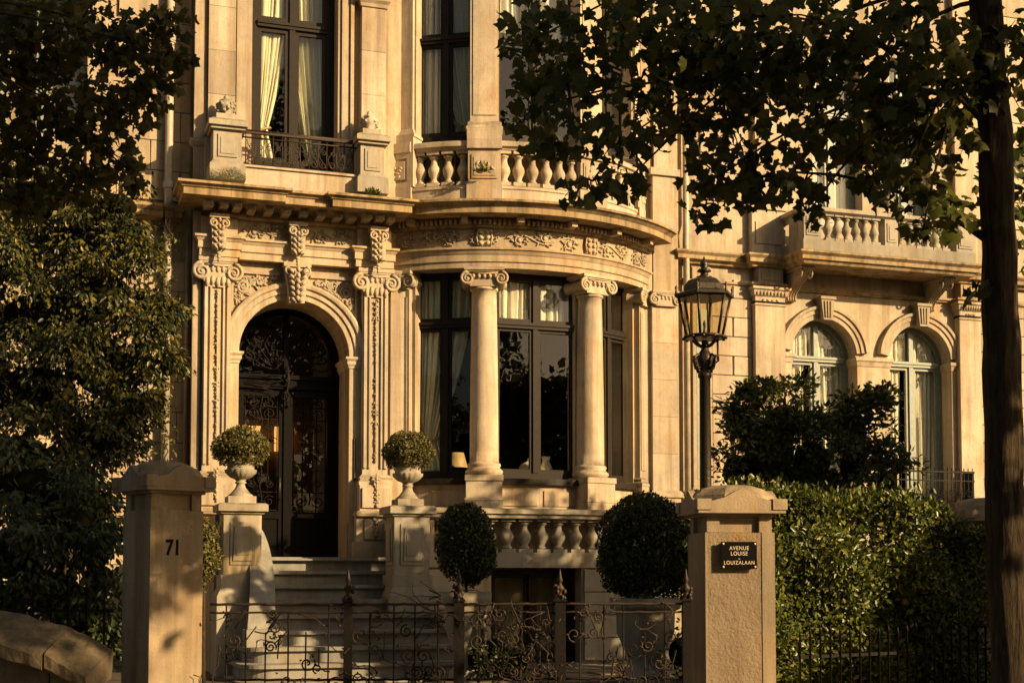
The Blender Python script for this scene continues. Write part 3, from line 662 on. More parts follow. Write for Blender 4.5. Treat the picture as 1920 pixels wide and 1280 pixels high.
# ---- balcony over the door
bc = MB(); bc.box(-1.30, 1.50, -0.50, -0.02, 6.872, 6.93); bc.box(-0.72, 0.84, -0.46, -0.10, 6.93, 7.17); bc.box(-0.72, 0.84, -0.49, -0.08, 7.17, 7.20)
blc = bc.build('balcony_plinth', M_ST, H)
for x0, x1 in ((-1.16, -0.74), (0.86, 1.24)):
    p = MB(); xm = (x0+x1)/2
    p.frus(x0-0.03, x1+0.03, -0.62, -0.08, 6.93, 7.14, 0.0, 0.0); p.frus(x0-0.03, x1+0.03, -0.62, -0.08, 7.14, 7.20, 0.05, 0.05)
    p.box(x0+0.02, x1-0.02, -0.57, -0.13, 7.20, 7.62); p.box(x0+0.08, x1-0.08, -0.585, -0.57, 7.25, 7.56); p.box(x0+0.115, x1-0.115, -0.592, -0.585, 7.29, 7.52)
    p.box(x0-0.02, x1+0.02, -0.62, -0.08, 7.62, 7.66); p.box(x0-0.05, x1+0.05, -0.66, -0.04, 7.66, 7.73); p.frus(x0-0.05, x1+0.05, -0.66, -0.04, 7.73, 7.77, 0.06, 0.06)
    p.box(x0+0.06, x1-0.06, -0.53, -0.17, 7.77, 7.86)
    p.box(x0+0.03, x1-0.03, -0.08, 0.0, 6.93, 7.7)
    pp = p.build('balcony_pedestal', M_PED, H)
    fb = MB(); fb.lathe(xm, -0.35, [(0.06, 7.86), (0.09, 7.88), (0.05, 7.90), (0.115, 7.96), (0.125, 8.02), (0.085, 8.09), (0.03, 8.12), (0.035, 8.14), (0.012, 8.17)], 14, True, 0, 7, 0.08)
    R2 = random.Random(int(x0*10))
    for _ in range(30):
        a, z = R2.uniform(0, 6.28), R2.uniform(7.93, 8.07); fb.blob((xm+0.11*cos(a), -0.35+0.11*sin(a), z), (.03, .03, .024), 0, 6, 4)
    fb.build('finial', M_PED, pp)
rl = MB(); rl.box(-0.74, 0.86, -0.40, -0.35, 7.665, 7.69); rl.tube([(-0.74, -0.375, 7.70), (0.86, -0.375, 7.70)], 0.022, 8); rl.tube([(-0.74, -0.375, 7.61), (0.86, -0.375, 7.61)], 0.012, 6); rl.tube([(-0.74, -0.375, 7.235), (0.86, -0.375, 7.235)], 0.012, 6)
rail = rl.build('balcony_railing', M_RUST, H)
for i in range(13):
    x = -0.68+i*0.125; MB().tube([(x, -0.375, 7.2), (x+0.006*sin(i*2), -0.378, 7.40), (x, -0.375, 7.66)], 0.0075, 5).build('bar', M_RUST, rail)
scm = None
for i in range(12):
    x = -0.615+i*0.125
    mb = MB(); mb.tube(spiral(0, 0.08, 0.055, 0.012, 0.5+i, 1.4*(-1)**i, -0.385, 18), 0.007, 5); mb.tube(spiral(0.01, 0.25, 0.04, 0.01, 2+i*1.7, -1.3*(-1)**i, -0.385, 16), 0.006, 5)
    mb.tube([(0.05*sin(k*0.7+i), -0.38, 0.03+k*0.045) for k in range(8)], 0.006, 5)
    o = mb.build('scroll', M_RUST, rail); o.location = (x, 0, 7.235)
# ---- upper window over the door and its surround
sr = MB()
for s_, x in ((-1, -0.56), (1, 0.66)):
    for w0, w1, y in ((0.0, 0.05, -0.05), (0.05, 0.17, -0.08), (0.17, 0.22, -0.11)):
        xa, xb = sorted((x+s_*w0, x+s_*w1)); sr.box(xa, xb, y, 0, 7.2, 11.2)
sr.box(-0.56, 0.66, -0.06, 0.30, 7.2, 7.34)
sr.build('window_surround', M_ST, H)
for k in range(8): MB().box(-1.17, -0.80, -0.16-0.002*(k % 2), -0.001, 7.622+k*.62, 7.622+k*.62+.616).build('stone_block', M_ST, H)
pl = MB(); pl.box(-1.21, -0.79, -0.20, 0, 6.93, 7.62); pl.build('upper_pilaster', M_ST, H)
for k in range(4): MB().box(0.98, 1.33, -0.16-0.002*(k % 2), -0.001, 7.2+k*.6375, 7.2+k*.6375+.634).build('stone_block', M_ST, H)
pl = MB(); pl.sweep([(0.98, 0), (0.98, -0.16), (1.33, -0.16), (1.33, 0)], [(-.02, 9.75), (0.02, 9.75), (0.03, 9.80), (0.06, 9.84), (0.06, 9.92), (-.02, 9.92)]); pl.box(1.0, 1.31, -0.15, 0, 9.92, ZT)
pl.build('upper_pilaster', M_ST, H)
window(H, (0.05, 0.27, 0), 1.20, 7.34, 11.1, M_BROWN, 9.47, True, 0.10, 0.06, 'balcony_window')
# ---- bow window, both storeys
def arcwall(mb, r0, r1, a0, a1, z0, z1, n=20):
    for i in range(n):
        a, b = a0+(a1-a0)*i/n, a0+(a1-a0)*(i+1)/n
        p = [bow(a, r1), bow(b, r1), bow(b, r0), bow(a, r0)]; mb.plan(p, z0, z1)
    return mb
def bpath(R, a=46.3, ends=True, n=40):
    A = [radians(-a+2*a*i/n) for i in range(n+1)]; p = [bow(x, R) for x in A]
    return ([(p[0][0], 0.04)] if p[0][1] < 0.0 else []) + p + ([(p[-1][0], 0.04)] if p[-1][1] < 0.0 else [])
CA, PA = radians(17.3), radians(43.2)                # column and end-pilaster angles
bw = MB()
arcwall(bw, 2.40, 2.72, -PA, PA, 2.50, 2.90)
for s_ in (-1, 1):
    a = s_*PA; x, y = bow(a, 2.62); T0 = bw.T; bw.T = (x, y, a); bw.box(-0.22, 0.22, -0.10, 0.5, 1.9, 5.98); bw.box(-0.22, 0.22, -0.10, 0.5, 6.9, ZT); bw.T = T0
    a = s_*CA; x, y = bow(a, 2.56); bw.T = (x, y, a); bw.box(-0.19, 0.17, -0.06, 0.12, 2.5, 5.98); bw.T = T0
bw.box(1.40, 1.60, 0.0, 0.45, 1.9, ZT); bw.box(5.40, 5.60, 0.0, 0.45, 1.9, ZT)
bwp = bw.build('bow_wall', M_ST2, H)
en = MB(); P = bpath(2.84, 46.0)
en.sweep(P, [(-.40, 5.975), (0, 5.975), (0, 6.06), (0.02, 6.065), (0.02, 6.16), (0.03, 6.17), (0.055, 6.22), (0.075, 6.23), (0.075, 6.26), (0.0, 6.275), (-.40, 6.275)])
en.sweep(P, [(-.40, 6.275), (-0.02, 6.275), (-0.02, 6.545), (-.40, 6.545)])
ben = en.build('bow_entablature', M_ST2, H)
def onbow(s, z, d): return (*bow(s/2.82, 2.82+d), z)
for k, (a0, a1) in enumerate(((-44, -24), (-22, -13), (-11, 12), (19, 33), (34.5, 45))):
    rinceau(ben, onbow, radians(a0)*2.82, radians(a1)*2.82, 6.295, 6.53, seed=20+k)
for a in (-17.3, 16):
    mb = MB((*bow(radians(a), 2.83), radians(a))); mb.box(-0.10, 0.10, -0.02, 0.02, 6.29, 6.535)
    for i in range(3):
        for s_ in (-1, 1): mb.blob((s_*0.05, -0.03, 6.33+0.08*i), (0.045, 0.03, 0.03), s_*0.7, 6, 4)
    mb.tube([(-0.09, -0.03, 6.3), (-0.11, -0.03, 6.41), (-0.09, -0.03, 6.53)], 0.012, 5); mb.tube([(0.09, -0.03, 6.3), (0.11, -0.03, 6.41), (0.09, -0.03, 6.53)], 0.012, 5)
    mb.build('carved_block', M_CARVE, ben)
co = MB(); co.sweep(P, [(-.40, 6.545), (0.03, 6.545), (0.05, 6.58), (0.05, 6.66), (0.07, 6.675), (0.38, 6.675), (0.38, 6.76), (0.40, 6.775), (0.44, 6.805), (0.47, 6.815), (0.47, 6.85), (-.40, 6.885)])
bco = co.build('bow_cornice', M_COR, H)
dm = None; n_d = 66
for i in range(n_d):
    a = radians(-44.5 + 89*i/(n_d-1)); big = i % 11 == 5
    if dm is None:
        dm = MB().box(-0.020, 0.020, -0.055, 0.0, 6.588, 6.652).mesh('dentil', M_ST2); bm_ = MB().box(-0.045, 0.045, -0.20, 0.0, 6.585, 6.672).mesh('bracket_block', M_ST2)
    x, y = bow(a, 2.888); o = link(bpy.data.objects.new('bracket_block' if big else 'dentil', bm_ if big else dm), bco); o.matrix_local = at(x, y, 0, a)
# columns
for k, s_ in enumerate((-1, 1)):
    a = s_*CA; x, y = bow(a, 2.73); T = (x, y, a)
    prof = [(0.232, 3.02), (0.262, 3.05), (0.268, 3.09), (0.235, 3.12), (0.222, 3.14), (0.238, 3.165), (0.232, 3.19), (0.205, 3.21)]
    prof += [(0.205-0.030*(t**1.6), 3.21+(5.66-3.21)*t) for t in [i/14 for i in range(15)]] + [(0.20, 5.665), (0.20, 5.69), (0.174, 5.695), (0.172, 5.75)]
    c = MB().lathe(x, y, prof, 36).build('column', M_ST, H)
    b = MB(T); b.box(-0.27, 0.27, -0.27, 0.2, 2.94, 3.02); b.box(-0.255, 0.255, -0.255, 0.2, 2.70, 2.94); b.box(-0.275, 0.275, -0.275, 0.2, 2.66, 2.70); b.box(-0.268, 0.268, -0.268, 0.2, 2.50, 2.66)
    b.build('column_base', M_ST, c)
    ionic(c, T, 5.70, 5.97, 0.46, 0.38)
# end pilasters
for s_ in (-1, 1):
    a = s_*PA; x, y = bow(a, 2.76); T = (x, y, a)
    p = MB(T); p.box(-0.17, 0.17, -0.05, 0.2, 3.08, 5.72); p.box(-0.135, 0.135, -0.062, -0.05, 3.2, 5.6)
    p.box(-0.21, 0.21, -0.10, 0.2, 2.70, 2.96); p.box(-0.225, 0.225, -0.12, 0.2, 2.50, 2.70)
    p.sweep([(-0.18, 0.2), (-0.18, -0.06), (0.18, -0.06), (0.18, 0.2)], [(-.02, 2.96), (0.045, 2.96), (0.05, 3.0), (0.02, 3.03), (0.03, 3.06), (0.0, 3.09), (-.02, 3.09)])
    c = p.build('end_pilaster', M_ST, H); ionic(c, (x, y, a), 5.71, 5.97, 0.36, 0.22)
for k in range(5): MB().box(5.55, 5.98, -0.06-0.002*(k % 2), -0.001, 2.9+k*.568, 2.9+k*.568+.565).build('stone_block', M_ST, H)
p = MB(); p.box(5.52, 6.0, -0.09, 0.0, 1.9, 2.8); p.sweep([(5.52, 0), (5.52, -0.09), (6.0, -0.09), (6.0, 0)], [(-.02, 2.8), (0.03, 2.8), (0.03, 2.86), (0, 2.9), (-.02, 2.9)])
c = p.build('end_pilaster', M_ST, H); ionic(c, (5.76, -0.03, 0), 5.73, 5.97, 0.36, 0.16)
p = MB(); p.box(1.44, 1.72, -0.09, 0.0, 1.9, 5.74); p.box(1.42, 1.72, -0.12, 0.0, 1.9, 2.95)
c = p.build('end_pilaster', M_ST, H); ionic(c, (1.60, -0.05, 0), 5.73, 5.97, 0.26, 0.16)
# ground-floor lights, sills
WZ0, WZ1, WTR = 2.98, 5.985, 5.22
sl_ = MB(); arcwall(sl_, 2.45, 2.80, -PA, PA, 2.90, 2.985); sl_.build('bow_sill', M_BROWN, H)
for a0, a1 in ((-33, -22), (-12.5, -1), (1, 12.5), (22, 33)): arcwall(MB(), 2.5, 2.735, radians(a0), radians(a1), 2.60, 2.82, 6).build('apron_panel', M_ST2, H)
R1 = 2.55
BWT = {}
for nm, a0, a1 in (('l', -40.0, -19.8), ('m', -14.6, 14.6), ('r', 19.8, 40.0)):
    p0, p1 = bow(radians(a0), R1), bow(radians(a1), R1); w = sqrt((p1[0]-p0[0])**2+(p1[1]-p0[1])**2)
    BWT[nm] = (((p0[0]+p1[0])/2, (p0[1]+p1[1])/2, atan2(p1[1]-p0[1], p1[0]-p0[0])), w)
    window(H, BWT[nm][0], w+0.06, WZ0, WZ1, M_BROWN, WTR, nm != 'x', 0.085 if nm == 'm' else 0.065, 0.045, 'bow_light')
    window(H, BWT[nm][0], w+0.06, 7.90, 11.6, M_BROWN, 9.40, True, 0.085 if nm == 'm' else 0.065, 0.05, 'upper_bow_light')
# upper storey piers on the bow
for s_, zt in ((-1, ZT), (1, ZT)):
    a = s_*CA; x, y = bow(a, 2.66); p = MB((x, y, a))
    p.box(-0.205, 0.205, -0.12, 0.18, 8.10, zt); p.box(-0.165, 0.165, -0.132, -0.12, 8.2, zt); p.box(-0.25, 0.25, -0.19, 0.18, 7.84, 7.98)
    p.sweep([(-0.215, 0.18), (-0.215, -0.13), (0.215, -0.13), (0.215, 0.18)], [(-.02, 7.98), (0.045, 7.98), (0.05, 8.01), (0.02, 8.05), (0.03, 8.08), (0, 8.11), (-.02, 8.11)])
    p.build('bow_pier', M_ST, H)
    a = s_*PA; x, y = bow(a, 2.72); p = MB((x, y, a)); p.box(-0.19, 0.19, -0.05, 0.2, 8.05, zt); p.box(-0.235, 0.235, -0.11, 0.2, 7.2, 7.93)
    p.sweep([(-0.20, 0.2), (-0.20, -0.06), (0.20, -0.06), (0.20, 0.2)], [(-.02, 7.93), (0.05, 7.93), (0.05, 7.97), (0.02, 8.0), (0, 8.06), (-.02, 8.06)])
    p.build('bow_pier', M_ST, H)
p = MB(); p.box(5.55, 5.98, -0.10, 0.0, 6.9, 7.75); p.box(5.5, 6.0, -0.14, 0.0, 7.75, 7.86); p.box(5.6, 5.95, -0.05, 0, 7.86, ZT); p.build('upper_pilaster', M_ST, H)
# bow balcony balustrade
pb = MB(); Q = bpath(2.80, 45.3)
pb.sweep(Q, [(-.30, 6.882), (0.03, 6.882), (0.03, 6.90), (0.0, 6.93), (0.0, 7.12), (0.015, 7.13), (0.015, 7.17), (-.04, 7.19), (-.30, 7.19)])
bal = pb.build('bow_balustrade', M_ST, H)
MB().sweep(bpath(2.78, 45.0), [(-.26, 7.70), (0.0, 7.70), (0.01, 7.73), (0.045, 7.745), (0.045, 7.80), (0.03, 7.825), (-.26, 7.83)]).build('handrail', M_ST, bal)
MB().sweep(bpath(2.42, 44.5), [(-.04, 7.19), (0, 7.19), (0, 7.90), (-.04, 7.90)]).build('parapet_back', M_ST2, bal)
for a in (-CA, CA, -PA, PA):
    T = (*bow(a, 2.68), a); p = MB(T); w = 0.235 if abs(a) < 0.5 else 0.18
    p.box(-w, w, -0.135, 0.15, 7.19, 7.70); p.box(-w-0.02, w+0.02, -0.155, 0.15, 6.886, 7.22); p.box(-w+0.05, w-0.05, -0.15, -0.135, 7.27, 7.62); p.box(-w+0.08, w-0.08, -0.158, -0.15, 7.31, 7.58); p.box(-w-0.015, w+0.015, -0.175, 0.15, 7.70, 7.845)
    for i in range(7): p.blob((random.uniform(-w*.5, w*.5), -0.16, random.uniform(7.35, 7.54)), (.04, .015, .02), random.uniform(0, 3), 6, 4)
    p.build('balustrade_pedestal', M_ST, bal)
def onb(a0, a1, n): return [(*bow(radians(a0+(a1-a0)*i/(n-1)), 2.68), radians(a0+(a1-a0)*i/(n-1))) for i in range(n)]
balusters(bal, onb(-37.5, -23.8, 4) + onb(-11.2, 11.2, 6) + onb(23.8, 37.5, 4), 7.19, 0.51, 1.12)
# ---- base of the bow with its blind balustrade and basement window
bb = MB(); bb.box(1.60, 5.55, -1.18, 0.3, 2.43, 2.50); bb.sweep([(1.56, 0), (1.56, -1.2), (5.60, -1.2), (5.60, 0)], [(-.05, 2.40), (0.02, 2.40), (0.02, 2.44), (0.06, 2.46), (0.06, 2.52), (0.02, 2.535), (-.05, 2.535)])
lb = bb.build('base_ledge', M_PED, H)
wb = MB(); wb.box(1.60, 5.55, -0.95, 0.3, 1.72, 2.43); wb.box(1.60, 2.28, -1.12, 0.3, 0.4, 1.72); wb.box(2.28, 2.62, -1.12, -0.9, 0.4, 1.72) ; wb.box(3.95, 5.55, -1.12, 0.3, 0.4, 1.72)
wb.box(2.62, 3.95, -0.5, 0.3, 0.4, 1.72); wb.build('basement_wall', M_ST2, H)
sp_ = MB(); sp_.box(1.62, 5.53, -1.16, -0.95, 1.72, 1.93)
for x0, x1 in ((1.62, 1.80), (2.30, 2.50), (4.20, 4.75), (5.3, 5.53)): sp_.box(x0, x1, -1.15, -0.95, 1.93, 2.40)
base_b = sp_.build('base_balustrade', M_PED, H)
balusters(base_b, [(2.61+i*0.255, -1.055, 0) for i in range(7)] + [(1.92+i*0.16, -1.055, 0) for i in range(3)] + [(4.86+i*0.15, -1.055, 0) for i in range(3)], 1.93, 0.47, 1.25, M_PED)
blk = None
for j in range(4):
    for i, (x0, x1) in enumerate(((1.60, 2.28), (3.97, 4.6), (4.61, 5.3))):
        MB().frus(x0+.008, x1-.008, -1.165, -1.11, 0.43+j*0.32, 0.43+j*0.32+0.305, 0.01, 0.0).build('stone_block', M_PED, H)
window(H, (3.28, -0.85, 0), 1.30, 0.42, 1.70, M_BROWN, None, True, 0.07, 0.05, 'basement_window')
# ================================================================== STEPS
ST = thing('entrance_steps', 'flight of worn grey stone steps rising to the arched black door', 'steps')
LZ = 1.85; RISE = 0.178
mb = MB(); mb.box(-0.98, 1.30, -1.30, 0.72, 0.40, LZ-0.045); mb.box(-0.70, 0.85, -0.02, 0.68, LZ-0.045, LZ); mb.box(-0.70, 1.16, -1.38, -0.02, LZ-0.045, LZ); mb.build('landing', M_BLUE, ST)
EDG = [(-0.68, 1.10), (-0.68, 1.16), (-0.70, 1.30), (-0.76, 1.52), (-0.88, 1.80), (-1.02, 2.08), (-1.10, 2.32), (-1.16, 2.50)]
for i, (x0, x1) in enumerate(EDG):
    zt = LZ-RISE*(i+1); yf = -1.38-0.31*(i+1); r = 0.04 + max(0, i-2)*0.07; y1 = -1.28
    out = [(x0, y1)] + [(x0+r-r*cos(t), yf+r-r*sin(t)) for t in [pi/2*k/8 for k in range(9)]] + [(x1-r+r*sin(t), yf+r-r*cos(t)) for t in [pi/2*k/8 for k in range(9)]] + [(x1, y1)]
    inn = [(x+(0.05 if x < 0.4 else -0.05), y+(0.055 if y < -1.3 else 0)) for x, y in out]
    mb = MB(); mb.plan(inn, 0.40, zt-0.045); mb.plan(out, zt-0.045, zt-0.008); mb.plan([(x*0.998, y+0.005) for x, y in out], zt-0.008, zt); mb.build('step', M_BLUE, ST)
# left cheek: a sweeping stone string
ck = MB(); V = []; F = []; n = 14
for i in range(n+1):
    t = i/n; y = -1.62-1.15*t; z = 2.28-1.28*(t**1.5); x = -0.80+0.10*sin(pi*t*0.9); w = 0.12+0.04*t
    V += [(x-w, y, 0.4), (x+w, y, 0.4), (x+w, y, z), (x-w, y, z+0.02)]
for i in range(n): F += [(4*i+k, 4*i+(k+1) % 4, 4*i+4+(k+1) % 4, 4*i+4+k) for k in range(4)]
F += [(0, 3, 2, 1), tuple(4*n+k for k in range(4))]; ck.add(V, F)
ck.box(-0.98, -0.58, -3.0, -2.72, 0.4, 0.98); ck.build('cheek_wall', M_BLUE, ST)
ck = MB(); V = []; F = []
for i in range(n+1):
    t = i/n; y = -1.75-0.95*t; z = 1.62-0.80*(t**0.8); x = 1.38+0.50*t**1.2; w = 0.15+0.06*t
    V += [(x-w, y, 0.4), (x+w, y, 0.4), (x+w, y, z-0.04), (x-w, y, z)]
for i in range(n): F += [(4*i+k, 4*i+(k+1) % 4, 4*i+4+(k+1) % 4, 4*i+4+k) for k in range(4)]
F += [(0, 3, 2, 1), tuple(4*n+k for k in range(4))]; ck.add(V, F); ck.build('cheek_wall', M_PED, ST)
# pedestals with urns
def pedestal(x, y, lab, zb):
    t = thing('urn_pedestal', lab, 'pedestal', 'pedestals flanking the entrance steps'); t.location = (x, y, 0)
    p = MB(); p.box(-0.23, 0.23, -0.23, 0.23, 1.62, 2.36); p.frus(-0.31, 0.31, -0.31, 0.31, zb, 1.36, 0.0, 0.0); p.frus(-0.31, 0.31, -0.31, 0.31, 1.36, 1.46, 0.05, 0.05); p.box(-0.26, 0.26, -0.26, 0.26, 1.46, 1.62)
    s = p.build('shaft', M_PED, t)
    for T in ((0, 0, 0), (0, 0, -pi/2)):
        m = MB(T); m.box(-0.15, 0.15, -0.242, -0.23, 1.74, 2.26); m.frus(-0.115, 0.115, -0.256, -0.242, 1.79, 2.21, 0.015, 0); m.box(-0.08, 0.08, -0.262, -0.256, 1.86, 2.13); m.build('panel', M_PED, s)
    c = MB(); c.box(-0.26, 0.26, -0.26, 0.26, 2.36, 2.39); c.box(-0.30, 0.30, -0.30, 0.30, 2.39, 2.47); c.frus(-0.30, 0.30, -0.30, 0.30, 2.47, 2.49, 0.03, 0.03); c.build('cap', M_PED, t)
    return t
def urn(x, y, lab):
    t = thing('garden_urn', lab, 'urn', 'stone urns on the step pedestals'); t.location = (x, y, 2.49)
    MB().box(-0.17, 0.17, -0.17, 0.17, 0.0, 0.09).build('plinth', M_PED, t)
    MB().lathe(0, 0, [(0.15, .09), (0.155, .105), (0.12, .13), (0.065, .20), (0.05, .245), (0.07, .255), (0.07, .27), (0.05, .28), (0.075, .30)], 24).build('foot', M_PED, t)
    b = MB().lathe(0, 0, [(0.06, .30), (0.13, .33), (0.185, .385), (0.19, .42)], 48, True, 0, 16, 0.05)
    b.lathe(0, 0, [(0.175, .415), (0.165, .44), (0.165, .50), (0.185, .545), (0.235, .565), (0.245, .58), (0.22, .59), (0.17, .585), (0.15, .55)], 32); b.build('bowl', M_PED, t)
pedestal(-0.93, -2.05, 'stone pedestal left of the steps, partly behind the pillar numbered 71', 0.4); pedestal(1.18, -2.10, 'stone pedestal right of the steps beside the egg-shaped box bush', 0.4)
urn(-0.93, -2.05, 'stone urn with box dome in front of the black door, left of the steps'); urn(1.18, -2.10, 'stone urn with box dome in front of the bow window, right of the steps')
# low balustrades tying the pedestals back to the house
for x, lab in ((-1.10, 'short stone balustrade behind the left urn pedestal'), (1.42, 'short stone balustrade behind the right urn pedestal')):
    t = thing('landing_balustrade', lab, 'balustrade', 'balustrades beside the landing')
    MB().box(x-0.11, x+0.11, -1.85, -0.3, 2.24, 2.36).build('handrail', M_ST, t); MB().box(x-0.12, x+0.12, -1.85, -0.3, 0.4, 1.86).build('plinth', M_ST2, t)
    balusters(t, [(x, -1.55+0.27*i, 0) for i in range(5)], 1.86, 0.38, 1.1)
for x, y, lab in ((-0.93, -2.05, 'clipped box dome planted in the left urn before the black door'), (1.18, -2.10, 'clipped box dome planted in the right urn before the bow window')):
    t = thing('topiary_dome', lab, 'topiary', 'box domes in the urns'); t.location = (0, 0, 0)
    core('shade_core', (x, y, 3.16), (0.27, 0.27, 0.20), t)
    P, tp, nr = shell_leaves((x, y, 3.17), (0.335, 0.335, 0.262), 7500, 0.28, 0.35, 0.06, 3.3); k = P[:, 2] > 3.02-0.06*rng.random(len(P))
    leaf_obj('foliage', M_TOPI, t, P[k], tp[k], nr[k], rng.uniform(.022, .042, k.sum()), DIAM)
# ================================================================== RIGHT HOUSE
N = thing('neighbour_house', 'sand coloured stone house with two arched windows under a stone balcony, right of the lamp', 'house')
NY = 0.10; O1, O2, OR, OS = 8.63, 10.44, 0.60, 5.14
w = MB(); y1 = NY+0.5
w.box(6.03, O1-OR, NY, y1, 0, OS); w.box(O1+OR, O2-OR, NY, y1, 0, OS); w.box(O2+OR, 14, NY, y1, 0, OS)
w.box(6.03, O1-OR, NY, y1, OS, 7.2); w.box(O1+OR, O2-OR, NY, y1, OS, 7.2); w.box(O2+OR, 14, NY, y1, OS, 7.2)
for c in (O1, O2): w.archwall(c, OR, OS, 7.2, NY, y1); w.box(c-OR, c+OR, NY+0.05, y1, 0, 2.75); w.box(c-OR, c+OR, NY-0.04, y1, 2.75, 2.85)
U1, U2 = (8.45, 9.40), (9.92, 10.72)
w.box(6.03, U1[0], NY, y1, 7.2, ZT); w.box(U1[1], U2[0], NY, y1, 7.2, ZT); w.box(U2[1], 14, NY, y1, 7.2, ZT)
for u in (U1, U2): w.box(u[0], u[1], NY, y1, 10.2, ZT); w.box(u[0], u[1], NY+0.1, y1, 7.0, 7.3)
w.build('wall', M_ST, N)
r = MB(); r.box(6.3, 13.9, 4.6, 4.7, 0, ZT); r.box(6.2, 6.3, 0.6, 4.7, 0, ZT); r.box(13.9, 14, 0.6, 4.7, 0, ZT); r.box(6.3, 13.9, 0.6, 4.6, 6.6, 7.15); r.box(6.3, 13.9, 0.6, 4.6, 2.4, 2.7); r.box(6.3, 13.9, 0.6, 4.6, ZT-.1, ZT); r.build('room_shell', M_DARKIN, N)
# banded ashlar either side: separate blocks with open joints
R3 = random.Random(4)
zc = 2.0; bi = 0
while zc < 6.0:
    h = 0.305
    for xs in ([(6.62, 6.98), (7.0, 7.325)] if bi % 2 else [(6.62, 7.325)], [(11.60, 12.1), (12.11, 12.7)] if bi % 2 else [(11.60, 12.35), (12.36, 12.7)]):
        for x0, x1 in xs: MB().frus(x0+.004, x1-.004, NY-0.045-R3.uniform(0, .006), NY+0.002, zc+.006, zc+h-.008, 0.004, 0).build('stone_block', M_ST, N)
    zc += h; bi += 1
zc = 7.5
while zc < 11.5:
    for x0, x1 in ((6.45, 7.3), (11.6, 12.7)): MB().frus(x0+.004, x1-.004, NY-0.03, NY+0.002, zc+.006, zc+.45, 0.004, 0).build('stone_block', M_ST, N)
    zc += 0.46
# slim pier strip by the downpipe and its pale sunk panel
w = MB(); w.box(6.27, 6.60, NY-0.06, NY, 2.4, 6.42); w.box(6.27, 6.60, NY-0.10, NY, 2.4, 2.9); w.sweep([(6.27, NY), (6.27, NY-0.10), (6.60, NY-0.10), (6.60, NY)], [(-.02, 2.9), (0.03, 2.9), (0.04, 2.95), (0, 3.0), (-.02, 3.0)])
for x0, x1 in ((6.27, 6.33), (6.54, 6.60)): w.box(x0, x1, NY-0.085, NY-0.06, 3.0, 6.4)
w.build('corner_pier', M_ST2, N)
MB().box(6.345, 6.525, NY-0.067, NY-0.055, 3.1, 5.75).build('sunk_panel', M_GREEN, N)
for x0, x1 in ((7.33, 7.86), (11.14, 11.56)):
    p = MB(); p.box(x0, x1, NY-0.15, NY, 2.9, 5.93); p.box(x0-0.05, x1+0.05, NY-0.21, NY, 1.8, 2.8); p.sweep([(x0, NY), (x0, NY-0.15), (x1, NY-0.15), (x1, NY)], [(-.02, 2.8), (0.05, 2.8), (0.05, 2.86), (0.02, 2.9), (0, 2.93), (-.02, 2.93)])
    p.sweep([(x0, NY), (x0, NY-0.15), (x1, NY-0.15), (x1, NY)], [(-.02, 5.86), (0.015, 5.86), (0.02, 5.88), (0.0, 5.9), (0, 6.0), (0.03, 6.02), (0.05, 6.10), (0.075, 6.11), (0.075, 6.15), (-.02, 6.15)])
    p.box(x0+0.03, x1-0.03, NY-0.13, NY, 5.9, 6.1); q_ = p.build('pilaster', M_ST, N)
    lf = MB()
    for k in range(9): lf.blob((x0+0.02+k*(x1-x0-0.04)/8, NY-0.185, 6.06), (0.026, 0.025, 0.04), 0, 6, 4)
    for k in range(4): lf.blob((x0+0.14+k*(x1-x0-0.28)/3, NY-0.155, 5.95), (0.03, 0.014, 0.014), 0.3*(-1)**k, 6, 4)
    lf.build('capital_leaves', M_CARVE, q_)
for c in (O1, O2):
    a = MB(); a.arch(c, OS, [(OR, NY+.0), (OR, NY-0.05), (OR+0.07, NY-0.05), (OR+0.08, NY-0.07), (OR+0.14, NY-0.07), (OR+0.155, NY-0.095), (OR+0.20, NY-0.095), (OR+0.215, NY+.0)], 0.10, pi-0.10)
    a.build('archivolt', M_ST, N)
    k = MB(); k.prism([(c-0.08, 5.70), (c+0.08, 5.70), (c+0.125, 6.06), (c-0.125, 6.06)], NY-0.17, NY)
    for i in range(3): k.prism([(c-0.055+i*0.045, 5.74), (c-0.035+i*0.045, 5.74), (c-0.045+i*0.055, 6.0), (c-0.07+i*0.055, 6.0)], NY-0.19, NY-0.17)
    k.box(c-0.14, c+0.14, NY-0.19, NY, 6.03, 6.075); k.build('keystone', M_CARVE, N)
for x0, x1 in ((O1-OR-0.16, O1-OR), (O1+OR, O2-OR), (O2+OR, O2+OR+0.10)):
    p = MB(); p.box(x0, x1, NY-0.05, NY, 2.85, OS-0.14); p.sweep([(x0, NY+0.3), (x0, NY-0.05), (x1, NY-0.05), (x1, NY+0.3)], [(-.02, OS-0.14), (0.01, OS-0.14), (0.03, OS-0.07), (0.05, OS-0.05), (0.05, OS), (-.02, OS)]); p.build('impost_pier', M_ST, N)
for c in (O1, O2):
    wd = window(N, (c, NY+0.27, 0), 2*OR, 2.86, OS, M_GREEN, OS-0.02, True, 0.075, 0.05, 'arched_window', OR)
for u in (U1, U2): window(N, ((u[0]+u[1])/2, NY+0.25, 0), u[1]-u[0], 7.3, 10.2, M_GREEN, 9.2, True, 0.07, 0.05, 'upper_window')
